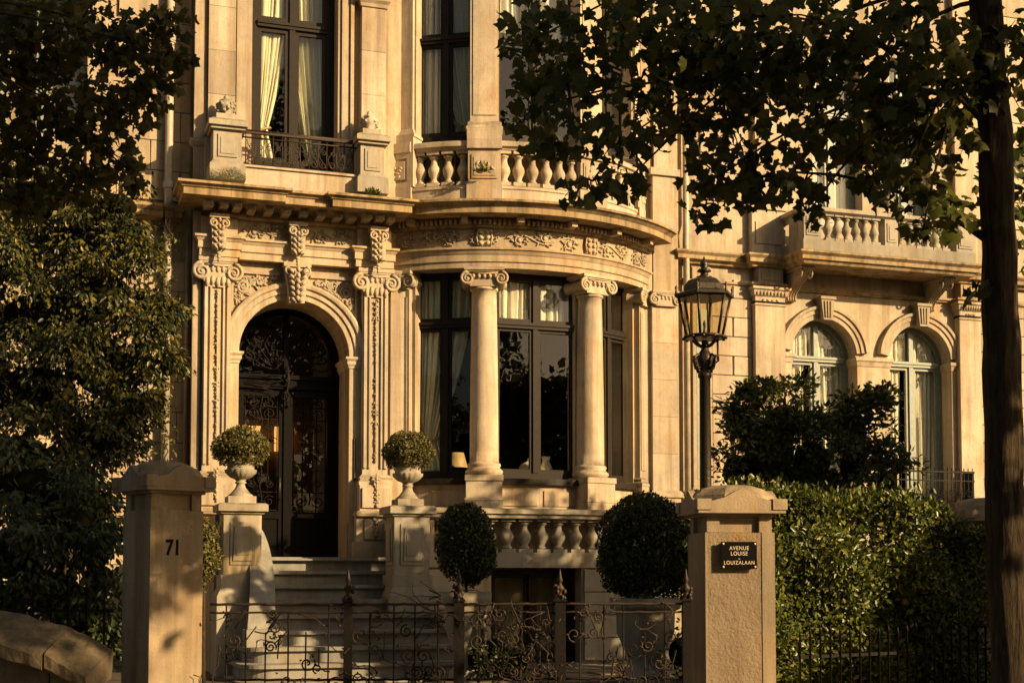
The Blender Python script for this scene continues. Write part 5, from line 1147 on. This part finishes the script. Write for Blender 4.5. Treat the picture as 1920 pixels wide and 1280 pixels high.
for x, y, r, z0, z1, lab in ((1.34, -4.15, 0.26, 0.40, 1.42, 'weathered stone planter under the egg-shaped box bush'), (3.16, -5.05, 0.36, 0.40, 1.36, 'weathered stone planter under the large round box bush')):
    t = thing('stone_planter', lab, 'planter', 'stone planters in front of the bow window'); h = z1-z0
    MB().lathe(x, y, [(r*0.75, z0), (r*0.75, z0+h*.1), (r*0.5, z0+h*.2), (r*0.55, z0+h*.3), (r*0.9, z0+h*.6), (r*0.92, z0+h*.85)], 20).build('bowl', M_PED, t)
    MB().lathe(x, y, [(r*0.93, z0+h*.85), (r*1.1, z0+h*.88), (r*1.12, z1), (r*0.98, z1), (r*0.95, z1-.04)], 20).build('rim', M_PED, t)
bush('small_shrub', 'small bright green shrub squeezed between the pillar numbered 71 and the steps', 'shrub', [((-1.52, -3.49, 1.86), (0.16, 0.2, 0.36))], 2600, .045, M_TOPI, OVAL, 0.5, 0.15, 0.5, stem=[[(-1.52, -3.49, 0.4), (-1.52, -3.49, 1.6)]])
LA = [((5.23, -4.28, 3.13), (0.66, 0.55, 0.72)), ((5.41, -4.36, 3.52), (0.48, 0.4, 0.38)), ((4.86, -4.37, 3.42), (0.34, 0.35, 0.42)), ((4.70, -4.47, 2.85), (0.40, 0.4, 0.42)), ((5.62, -4.62, 3.0), (0.48, 0.45, 0.47)), ((6.02, -4.97, 3.38), (0.25, 0.25, 0.40)), ((5.90, -5.1, 2.9), (0.34, 0.35, 0.36)), ((6.10, -5.13, 3.52), (0.12, 0.12, 0.19)), ((6.14, -5.3, 2.68), (0.34, 0.3, 0.22)), ((5.4, -4.6, 2.3), (1.0, 0.5, 0.5)), ((5.75, -4.7, 2.75), (0.4, 0.3, 0.3)), ((5.45, -4.5, 2.75), (0.35, 0.3, 0.35))]
R7 = random.Random(6); SPL = []
for (x, y, z), (a, c_, b) in LA[:9]:
    for _ in range(5):
        q = R7.uniform(-0.3, 3.4); SPL.append(((x+a*cos(q)*1.03, y-0.1, z+b*sin(q)*1.05), (R7.uniform(.06, .12), .1, R7.uniform(.07, .15))))
LAP = []
loose('laurel_shrub', 'tall loose laurel shrub with glossy leaves in front of the left arched window', 'shrub', LA+SPL, 52, .075, M_LAUR, .16, [[(5.2, -4.3, 0.4), (5.2, -4.3, 2.6)], [(5.7, -4.6, 0.4), (5.9, -4.9, 3.0)]], 5, -0.15)
# clipped hedge: leaves over a slab with an uneven face
hd = thing('clipped_hedge', 'broad clipped beech hedge, half in sun, right of the plaque pillar', 'hedge')
ha, hb = np.array([2.02, -9.58]), np.array([4.55, -9.30]); hdir = (hb-ha)/np.linalg.norm(hb-ha); hn = np.array([hdir[1], -hdir[0]]); HLn = np.linalg.norm(hb-ha)
def htop(s): return 2.24 + 0.03*np.sin(s*5) + 0.02*np.sin(s*13+1) - 0.02*s - np.where(s > 1.85, (s-1.85)*0.32, 0)
MB((ha[0], ha[1], atan2(hdir[1], hdir[0]))).box(0.06, HLn-0.06, 0.22, 0.85, 0.05, 1.85).build('shade_core', M_CORE, hd)
PP, TT, NN = [], [], []
N_ = 30000; s_ = rng.random(N_)*HLn; tz = htop(s_); z = rng.random(N_)**0.85*tz; dep = 0.06*np.sin(s_*7+z*3)+0.05*np.sin(z*9+s_*2)+rng.random(N_)**1.5*0.24
P = np.stack([ha[0]+hdir[0]*s_-hn[0]*dep, ha[1]+hdir[1]*s_-hn[1]*dep, z], 1); PP.append(P); NN.append(np.array([hn[0], hn[1], 0.25])+rng.normal(scale=.55, size=(N_, 3))); TT.append(np.array([0.2*hn[0], 0.2*hn[1], 0.15])+rng.normal(scale=.6, size=(N_, 3)))
N_ = 15000; s_ = rng.random(N_)*HLn; dd = rng.random(N_)*0.9; z = htop(s_) - rng.random(N_)**2*0.10 + 0.03*np.sin(dd*9+s_*4)
P = np.stack([ha[0]+hdir[0]*s_-hn[0]*dd, ha[1]+hdir[1]*s_-hn[1]*dd, z], 1); PP.append(P); NN.append(np.array([hn[0]*.3, hn[1]*.3, 0.7])+rng.normal(scale=.6, size=(N_, 3))); TT.append(np.array([0, 0, 0.7])+rng.normal(scale=.6, size=(N_, 3)))
N_ = 900; s_ = rng.random(N_)*HLn*0.75; dd = rng.random(N_)*0.6; z = htop(s_) + rng.random(N_)**2*0.16*(0.4+0.6*np.sin(s_*6)**2)
P = np.stack([ha[0]+hdir[0]*s_-hn[0]*dd, ha[1]+hdir[1]*s_-hn[1]*dd, z], 1); PP.append(P); NN.append(rng.normal(size=(N_, 3))); TT.append(np.array([0, 0, 1.0])+rng.normal(scale=.4, size=(N_, 3)))
P = np.concatenate(PP); leaf_obj('foliage', M_HEDGE, hd, P, np.concatenate(TT), np.concatenate(NN), rng.uniform(.034, .070, len(P)), OVAL)
# ivy-clad tree and the dark shrub under it
IV = [(-3.39,-4.09,5.0,0.78,0.5),(-2.82,-4.6,4.98,0.6,0.44),(-2.47,-4.93,4.95,0.30,0.32),(-3.12,-4.87,4.14,0.9,0.58),(-2.43,-5.33,4.32,0.45,0.45),(-2.14,-5.53,4.25,0.18,0.31),(-2.12,-5.63,3.82,0.18,0.31),(-2.6,-5.65,3.58,0.58,0.54),(-3.21,-5.64,3.3,0.75,0.55),(-2.28,-5.65,3.32,0.23,0.31),(-2.75,-5.78,2.85,0.43,0.4),(-3.34,-5.98,2.66,0.53,0.44),(-2.52,-5.76,3.0,0.22,0.3),(-3.1,-6.37,2.31,0.46,0.33),(-3.76,-4.95,3.83,0.52,1.5),(-2.75,-6.18,2.2,0.2,0.24)]
R7 = random.Random(5); SPR = []
for x, y, z, a, b in IV:
    for _ in range(3):
        q = R7.uniform(-0.6, 1.2); SPR.append(((x+a*cos(q)*1.02, y-0.15, z+b*sin(q)*1.02), (R7.uniform(.08, .17), .14, R7.uniform(.07, .15))))
IVT = [(-3.3,-4.6,5.45,0.7,0.35), (-2.6,-4.9,5.35,0.45,0.25), (-3.9,-4.3,5.2,0.6,0.6)]
loose('ivy_tree', 'tall loose ivy-covered tree with small golden green leaves filling the left side', 'tree', [((x, y, z), (a, min(a, 0.55), b)) for x, y, z, a, b in [(x-.10-(0.12 if x > -2.6 else 0), y, z, a, b) for x, y, z, a, b in IV]+IVT]+[((c[0]-.24, c[1], c[2]), r) for c, r in SPR], 96, .062, M_IVY, .17, [[(-3.1, -5.4, 0.4), (-3.05, -5.3, 2.5), (-3.0, -5.0, 4.6)]], 3, 0.7)
LB = [(-3.33,-7.14,2.35,0.56,0.31),(-3.04,-7.53,2.0,0.45,0.34),(-3.44,-7.6,1.81,0.42,0.38),(-2.83,-7.5,1.80,0.24,0.3),(-2.78,-7.61,1.58,0.2,0.22),(-3.19,-7.45,1.48,0.47,0.32),(-3.1,-7.5,1.0,0.6,0.4),(-2.75,-7.3,1.1,0.35,0.5),(-3.6,-7.3,1.3,0.5,0.5)]
loose('dark_shrub', 'dark leafy shrub behind the railing in the lower left', 'shrub', [((x, y, z), (a, 0.4, b)) for x, y, z, a, b in LB], 85, .064, M_BOX, .16, [[(-3.1, -7.4, 0.4), (-3.1, -7.4, 1.8)]], 4, 0.6)
for x, y, z, a, b, lab in ((1.62, -4.4, 0.72, 0.36, 0.36, 'straggly dark shrub at the foot of the egg-shaped box bush'), (3.75, -5.5, 0.82, 0.55, 0.40, 'straggly dark shrub at the foot of the large round box bush')):
    loose('low_shrub', lab, 'shrub', [((x, y, z), (a, 0.35, b)), ((x+a*.7, y-.1, z-.1), (a*.6, .3, b*.7)), ((x-a*.6, y, z-.05), (a*.5, .3, b*.8))], 20, .055, M_BOX, .13, [[(x, y, .4), (x+.03, y, z+.2)], [(x-.1, y, .4), (x-.2, y-.05, z+b)], [(x+.1, y, .4), (x+.3, y-.05, z+b*.9)]], 8, 0.1)
# ivy sprays climbing the left house downpipe
t = thing('climbing_ivy', 'thin strand of ivy climbing the downpipe of the left house', 'ivy'); PP = []
R5 = random.Random(9); x, z = -1.60, 2.6; line = []
while z < 6.6: line.append((x, 0.03, z)); x = max(-1.75, min(-1.42, x+R5.uniform(-.06, .06))); z += 0.10
MB().tube(line, 0.008, 5).build('stem', M_BARK, t)
for p in line:
    n = int(26*max(0.10, min(1, 1.6-abs(p[2]-4.9)*0.75)))
    for _ in range(n): PP.append((p[0]+R5.gauss(0, .09), p[1]-abs(R5.gauss(0, .07)), p[2]+R5.gauss(0, .06)))
P = np.array(PP); leaf_obj('foliage', M_IVY, t, P, rng.normal(size=P.shape)+[0, -.3, -.3], rng.normal(scale=.5, size=P.shape)+[0.3, -1, .3], rng.uniform(.04, .07, len(P)), OVAL)
def tuft(name, label, cat, c, n, L_, spread, mat=M_LAUR, size=.05):
    d = ball(n); d[:, 2] = np.abs(d[:, 2]); P = np.array(c)+d*np.array(spread)*rng.random((n, 1))
    o = leaf_obj(name, mat, None, P, d+[0, 0, .4], rng.normal(size=(n, 3)), rng.uniform(size*.6, size*1.3, n), OVAL); tag(o, label, cat); return o
tuft('wall_weed', 'small weed rooted on the cornice at the right balcony pedestal', 'weed', (1.03, -0.68, 6.87), 130, 0, (.13, .06, .09))
tuft('leaf_shadow_tuft', 'dark leaf tuft standing in for a leaf shadow on the left bow pedestal', 'leaf shadow', (2.58, -0.86, 7.30), 120, 0, (.12, .06, .13))  # dark tuft added in place of a cast leaf shadow
P = np.array([(-1.19+rng.random()*0.48, -0.622-rng.random()*0.004, 6.93+0.23*rng.random()**1.3) for _ in range(3600)])
k = (P[:, 2] < 7.13-0.07*np.sin(P[:, 0]*7)**2-0.09*rng.random(len(P)))
tag(leaf_obj('moss_patch', M_MOSS, None, P[k], rng.normal(size=P[k].shape), rng.normal(scale=.5, size=P[k].shape)+[0, -1, .2], rng.uniform(.007, .015, k.sum()), DIAM), 'green moss on the foot of the left balcony pedestal', 'moss')
# withered vine over the right cheek of the steps
t = thing('withered_vine', 'leafless brown vine sprawling over the right side wall of the steps', 'vine'); m = MB(); R6 = random.Random(12)
for k in range(30):
    p = [(1.42+R6.uniform(-.15, .35), -2.55-R6.uniform(0, .4), 1.25+R6.uniform(-.25, .2))]; d = Vector((R6.uniform(-1, 1), R6.uniform(-.5, .1), R6.uniform(-.6, .4)))
    for q in range(9): d += Vector((R6.uniform(-.5, .5), R6.uniform(-.2, .2), R6.uniform(-.5, .35))); d.normalize(); p.append(tuple(Vector(p[-1])+d*0.07))
    m.tube(p, [0.010-0.0008*q for q in range(10)], 5)
tag(m.build('stem', M_RUST, t), kind='stuff')
# ================================================================== STREET TREES
def tree(name, label, trunk, radii, clusters, size, mat, dens, parts, extra=(), xdens=1.0, xsize=0.16, seed=1, group=None, forks=6):
    t = thing(name, label, 'tree', group); R = random.Random(seed)
    tm = MB(); pts = [Vector(p) for p in trunk]; fine = []; rr = []
    for i in range(len(pts)-1):
        for q in range(6):
            f_ = q/6; fine.append(tuple(pts[i].lerp(pts[i+1], f_)+Vector((R.uniform(-.008, .008), R.uniform(-.008, .008), 0)))); rr.append((radii[i]+(radii[i+1]-radii[i])*f_)*R.uniform(.97, 1.04))
    fine.append(tuple(pts[-1])); rr.append(radii[-1]); tm.tube(fine, rr, 26)
    dv = []
    for q, (vx, vy, vz) in enumerate(tm.v):
        i_, k_ = divmod(q, 26); c_ = fine[min(i_, len(fine)-1)]
        g_ = 1+0.055*sin(k_*2.9+1.3*sin(vz*1.7)+k_*k_*.7)+0.03*sin(vz*6.1+k_*1.9)+R.uniform(-.02, .02); dv.append((c_[0]+(vx-c_[0])*g_, c_[1]+(vy-c_[1])*g_, vz))
    tm.v = dv; tm.build('trunk', M_BARK, t)
    PP, TT, NN = [], [], []
    for ci, (x, y, z, a, b) in enumerate(clusters):
        n = max(6, int(dens*a*b*3.14/(size*size*0.75))); d = ball(n)*(rng.random((n, 1))**0.4)
        P = np.array([x, y, z])+d*np.array([a, max(a, b)*0.9, b]); PP.append(P)
        TT.append(d*[.6, .6, .25]+rng.normal(scale=.45, size=(n, 3))+[0, 0, -.75]); NN.append(rng.normal(scale=.7, size=(n, 3))+[-.15, -.5, .45])
        # a limb that reaches the cluster
        h = max(0.08, min(0.95, R.uniform(.55, .95))); s0 = Vector(fine[int(h*(len(fine)-1))]); e = Vector((x, y, z)); mid = s0.lerp(e, .5)+Vector((0, 0, 0.25+0.15*R.random()))
        L_ = [tuple(s0.lerp(mid, q/6).lerp(mid.lerp(e, q/6), q/6)) for q in range(7)]; 
        if ci % 2 == 0: MB().tube(L_, [0.017-0.002*q for q in range(7)], 6).build('branch', M_BARK, t)
        tw = MB()
        for q in range(5):
            e2 = e+Vector((R.uniform(-a, a), R.uniform(-a, a)*.7, R.uniform(-b, b)))*0.8; m2 = e.lerp(e2, .5)+Vector((0, 0, .03)); tw.tube([tuple(e), tuple(m2), tuple(e2)], [.007, .005, .002], 5)
        tw.build('twigs', M_BARK, t)
    P = np.concatenate(PP); T_ = np.concatenate(TT); N_ = np.concatenate(NN); S_ = rng.uniform(size*.55, size*1.4, len(P))
    if parts:
        mw = camo.matrix_basis.inverted(); Pc = np.array([tuple(mw @ Vector(p)) for p in P]); u = Pc[:, 0]/-Pc[:, 2]; v = Pc[:, 1]/-Pc[:, 2]
        vis = (np.abs(u) < .36) & (v < .37) & (v > -.1); score = np.where(vis, S_/-Pc[:, 2], 0) - np.where(vis, 0, 9)
        front = np.argsort(-score + 0.004*(rng.random(len(P))))[:parts]
        tip = unit(T_); nr_ = unit(N_-tip*np.sum(N_*tip, 1, keepdims=True)); xx = np.cross(tip, nr_)
        tpl = raw_mesh('leaf', MAPLE[0], MAPLE[1], mat)
        for i in front:
            o = link(bpy.data.objects.new('leaf', tpl), t); s_ = S_[i]
            o.matrix_local = Matrix([[xx[i, k]*s_, tip[i, k]*s_, nr_[i, k]*s_, P[i, k]] for k in range(3)] + [[0, 0, 0, 1]])
        k = np.ones(len(P), bool); k[front] = False; P, T_, N_, S_ = P[k], T_[k], N_[k], S_[k]
    if len(P): tag(leaf_obj('foliage', mat, t, P, T_, N_, S_, MAPLE), kind='stuff')
    if extra:                                            # the rest of the crown, above and beside the frame
        PP = []
        for x, y, z, a, b in extra:
            n = int(xdens*a*b*3.14/(xsize*xsize*0.75)); PP.append(np.array([x, y, z])+ball(n)*(rng.random((n, 1))**0.4)*np.array([a, a, b]))
            s0 = Vector(fine[-1]); e = Vector((x, y, z)); MB().tube([tuple(s0), tuple(s0.lerp(e, .5)+Vector((0, 0, .3))), tuple(e)], [.06, .04, .02], 7).build('branch', M_BARK, t)
        P = np.concatenate(PP); tag(leaf_obj('outer_foliage', mat, t, P, rng.normal(scale=.6, size=P.shape)+[0, 0, -.6], rng.normal(scale=.7, size=P.shape)+[0, 0, .5], rng.uniform(xsize*.7, xsize*1.25, len(P)), MAPLE), kind='stuff')
    return t
RM = [(-0.38,-11.35,4.94,0.23,0.36),(-0.29,-11.57,4.6,0.24,0.36),(-0.34,-11.13,4.57,0.15,0.3),(-0.34,-11.43,4.23,0.18,0.08),(-0.01,-11.89,4.81,0.38,0.28),(0.12,-11.91,4.4,0.28,0.22),(-0.14,-12.02,4.09,0.28,0.12),(-0.35,-12.14,3.82,0.18,0.08),(-0.12,-12.12,3.86,0.12,0.11),(-0.49,-12.19,3.7,0.09,0.06),(0.48,-11.95,4.79,0.41,0.32),(0.63,-11.87,4.37,0.29,0.29),(0.51,-12.02,3.96,0.25,0.19),(0.39,-12.07,3.73,0.14,0.09),(0.77,-12.0,3.99,0.19,0.19),(0.84,-12.38,4.64,0.4,0.34),(0.97,-12.51,4.18,0.4,0.27),(0.78,-12.53,3.82,0.15,0.15),(0.8,-12.52,3.64,0.08,0.08),(1.43,-12.24,4.21,0.29,0.29),(1.31,-12.75,4.57,0.39,0.33),(1.61,-12.52,4.24,0.34,0.28),(1.26,-12.8,3.79,0.3,0.13),(1.49,-12.76,3.64,0.24,0.14),(1.35,-12.81,3.51,0.09,0.05),(1.21,-12.57,3.88,0.15,0.11),(2.02,-12.57,4.62,0.25,0.41),(2.39,-12.24,4.08,0.15,0.43),(2.44,-12.23,3.58,0.1,0.2),(1.83,-12.64,3.26,0.07,0.07),(0.32,-12.84,4.58,0.85,0.11),(0.84,-11.75,4.74,0.66,0.2)]
X1 = [(4.2, -13.8, 6.6, 1.2, 0.8), (4.3, -13.9, 6.8, 1.1, 0.7), (4.1, -13.7, 6.4, 1.1, 0.7), (5.3, -14.6, 7.2, 1.2, 0.8), (5.2, -14.7, 7.0, 1.2, 0.8), (5.5, -16.7, 4.4, 0.6, 0.7), (5.5, -16.7, 5.3, 0.6, 0.7), (5.5, -16.6, 4.8, 0.55, 0.9), (4.2, -13.8, 6.6, 1.2, 0.8), (4.3, -13.9, 6.8, 1.1, 0.7), (5.3, -14.6, 7.2, 1.2, 0.8), (1.7, -14.6, 5.2, 0.6, 0.5), (2.0, -14.2, 5.9, 1.1, 0.7), (3.0, -15.0, 6.2, 1.3, 0.9), (3.4, -16.2, 5.6, 1.0, 0.8), (1.6, -13.2, 6.0, 1.2, 0.6), (0.4, -12.6, 6.1, 1.0, 0.5), (2.4, -15.2, 4.6, 0.7, 0.5), (3.0, -15.6, 7.2, 1.2, 0.8), (1.5, -13.6, 4.9, 0.5, 0.35), (4.6, -15.5, 6.9, 1.2, 0.9), (4.2, -17.0, 6.6, 1.2, 0.9)]
tree('maple_tree', 'maple with a bare leaning trunk and hanging leafy branches at the right edge', [(2.08, -12.6, 0), (2.07, -12.6, 0.97), (2.02, -12.62, 1.97), (2.01, -12.63, 2.96), (1.99, -12.63, 4.03), (1.97, -12.58, 5.0), (1.97, -12.53, 6.0)], [0.15, 0.118, 0.108, 0.10, 0.092, 0.085, 0.075], RM, 0.067, M_MAPLE, 2.1, 300, X1, 0.6, 0.16, 21)
LM = [(-3.43,-9.69,5.2,0.39,0.32),(-3.1,-10.01,5.13,0.42,0.28),(-2.78,-10.32,5.01,0.37,0.2),(-2.54,-10.52,5.08,0.15,0.12),(-2.5,-10.51,4.84,0.12,0.09),(-2.65,-10.35,4.74,0.2,0.2),(-3.23,-9.84,4.71,0.45,0.28),(-2.84,-10.17,4.57,0.27,0.21),(-3.35,-9.57,4.42,0.39,0.21),(-2.96,-10.01,4.33,0.28,0.17),(-2.76,-10.18,4.2,0.14,0.14),(-3.48,-9.51,4.14,0.29,0.14),(-3.08,-9.75,4.18,0.25,0.11),(-3.76,-9.56,4.89,0.42,0.71)]
X2 = [(-3.2, -11.2, 6.4, 1.0, 0.5), (-2.0, -11.6, 6.6, 1.0, 0.5), (-1.0, -12.2, 6.8, 0.9, 0.5), (-4.2, -10.5, 5.8, 0.8, 0.9)]
tree('maple_tree', 'maple whose dark leafy boughs hang into the top left corner', [(-4.7, -10.2, 0), (-4.65, -10.2, 3.0), (-4.5, -10.2, 6.0)], [0.16, 0.13, 0.10], LM, 0.058, M_MAPLE2, 2.3, 150, X2, 0.22, 0.15, 22)
# street tree outside the frame shading the garden, then an added hedge blocker
X3 = [(6.4, -9.0, 4.9, 0.7, 0.7), (7.2, -9.1, 5.3, 0.7, 0.6), (5.8, -9.1, 4.6, 0.5, 0.7), (6.6, -9.2, 5.4, 0.6, 0.5), (9.9, -9.2, 5.7, 0.9, 0.7), (11.3, -9.2, 5.7, 0.9, 0.7), (8.6, -9.2, 5.7, 0.8, 0.6), (5.75, -9.1, 5.0, 0.5, 0.5), (6.3, -9.0, 5.3, 0.5, 0.5), (5.95, -9.0, 4.1, 0.55, 0.75), (6.0, -9.0, 3.1, 0.5, 0.6), (6.9, -9.0, 3.3, 0.7, 0.6), (7.9, -9.1, 3.7, 0.8, 0.7), (9.2, -9.2, 3.6, 0.9, 0.7), (10.8, -9.2, 3.6, 1.0, 0.7), (6.9, -9.2, 4.6, 0.8, 0.9), (8.0, -9.3, 4.9, 0.9, 0.8), (9.2, -9.3, 5.0, 1.0, 0.9), (10.6, -9.3, 5.1, 1.0, 0.9), (12.0, -9.3, 4.6, 1.0, 0.8)]
X3B = [(7.7, -9.2, 5.8, 0.7, 0.7), (8.8, -9.2, 6.5, 0.9, 1.0), (10.0, -9.2, 6.7, 0.9, 1.1), (11.3, -9.3, 6.7, 1.0, 1.0), (12.6, -9.4, 6.4, 0.9, 0.9), (13.9, -9.4, 5.8, 0.8, 0.8)]
def shade_tree(label, trunk, radii, clusters, size, mat, dens, thin=()):
    t = thing('unseen_shade_tree', label, 'tree', 'street trees beyond the right edge'); MB().tube(trunk, radii, 12).build('trunk', M_BARK, t); PP = []
    for ci, (x, y, z, a, b) in enumerate(list(clusters)+list(thin)):
        n = int((dens if ci < len(clusters) else 0.85)*a*b*3.14/(size*size*0.75)); PP.append(np.array([x, y, z])+ball(n)*(rng.random((n, 1))**0.4)*np.array([a, a*.8, b]))
        s0 = Vector(trunk[-1]); e = Vector((x, y, z)); MB().tube([tuple(s0), tuple(s0.lerp(e, .5)+Vector((0, 0, .2))), tuple(e)], [.05, .035, .02], 6).build('branch', M_BARK, t)
    P = np.concatenate(PP); tag(leaf_obj('crown', mat, t, P, rng.normal(scale=.6, size=P.shape)+[0, 0, -.6], rng.normal(scale=.7, size=P.shape)+[0, 0, .5], rng.uniform(size*.7, size*1.25, len(P)), MAPLE), kind='stuff')
shade_tree('broad street tree standing beyond the right edge of the view', [(9.5, -9.3, 0), (9.5, -9.3, 2.5), (9.6, -9.3, 5.0)], [0.2, 0.17, 0.13], X3, 0.15, M_MAPLE, 3.0, X3B)
HEDGE_SHADE = [(5.65, -11.7, 1.5, 0.9, 1.15), (5.3, -11.7, 0.8, 0.75, 0.8), (6.4, -11.7, 2.3, 1.0, 1.1), (7.2, -11.8, 2.9, 1.1, 1.2), (8.4, -11.8, 3.0, 1.2, 1.4), (6.6, -11.8, 1.0, 1.2, 1.0), (8.2, -11.9, 1.4, 1.2, 1.2)]  # unseen leafy mass invented to cast the diagonal shadow on the hedge
shade_tree('made-up bushy tree out of view, added to shade the hedge', [(6.2, -11.7, 0), (6.2, -11.7, 1.5)], [0.08, 0.06], HEDGE_SHADE, 0.14, M_MAPLE, 5.0)
# the far side of the avenue: one dark run of trees that the windows mirror
P = []
for k in range(110):
    x_ = -28+k*0.62; top = 21 if x_ < 14.6 else (5.0 if x_ < 23.4 else 12.5)
    c = np.array([x_, -28.5+random.uniform(-2, 2), random.uniform(1.5, top-2)]); n = 1300
    P.append(c+ball(n)*(rng.random((n, 1))**0.4)*np.array([2.4, 1.8, 2.8]))
P = np.concatenate(P); tl_ = leaf_obj('far_treeline', M_MAPLE, None, P, rng.normal(size=P.shape), rng.normal(size=P.shape), rng.uniform(.20, .42, len(P)), DIAM); tag(tl_, kind='stuff')
tag(tl_, 'dark run of avenue trees mirrored in the windows', 'trees')
t = thing('gate_vine', 'thin brown vine strands tangled through the iron gate panels', 'vine'); m = MB(); R6 = random.Random(31)
for k in range(70):
    g = R6.choice((0, 1, 1, 2, 2, 2, 3)); f_ = R6.random(); a, b = GP[g], GP[g+1]; p = [Vector((a[0]+(b[0]-a[0])*f_, a[1]+(b[1]-a[1])*f_-.03, R6.uniform(.4, 1.36)))]
    d = Vector((R6.uniform(-1, 1), R6.uniform(-.1, .1), R6.uniform(-1, 1))).normalized()
    for q in range(R6.randint(4, 9)): d = (d+Vector((R6.uniform(-.9, .9), R6.uniform(-.15, .15), R6.uniform(-.9, .9)))).normalized(); p.append(p[-1]+d*R6.uniform(.03, .055))
    m.tube([tuple(q) for q in p], R6.uniform(.003, .0055), 4)
    for _ in range(2): c = R6.choice(p); m.blob(tuple(c), (R6.uniform(.008, .018), .008, R6.uniform(.005, .010)), R6.uniform(0, 3), 6, 3)
tag(m.build('stem', M_RUST, t), kind='stuff')
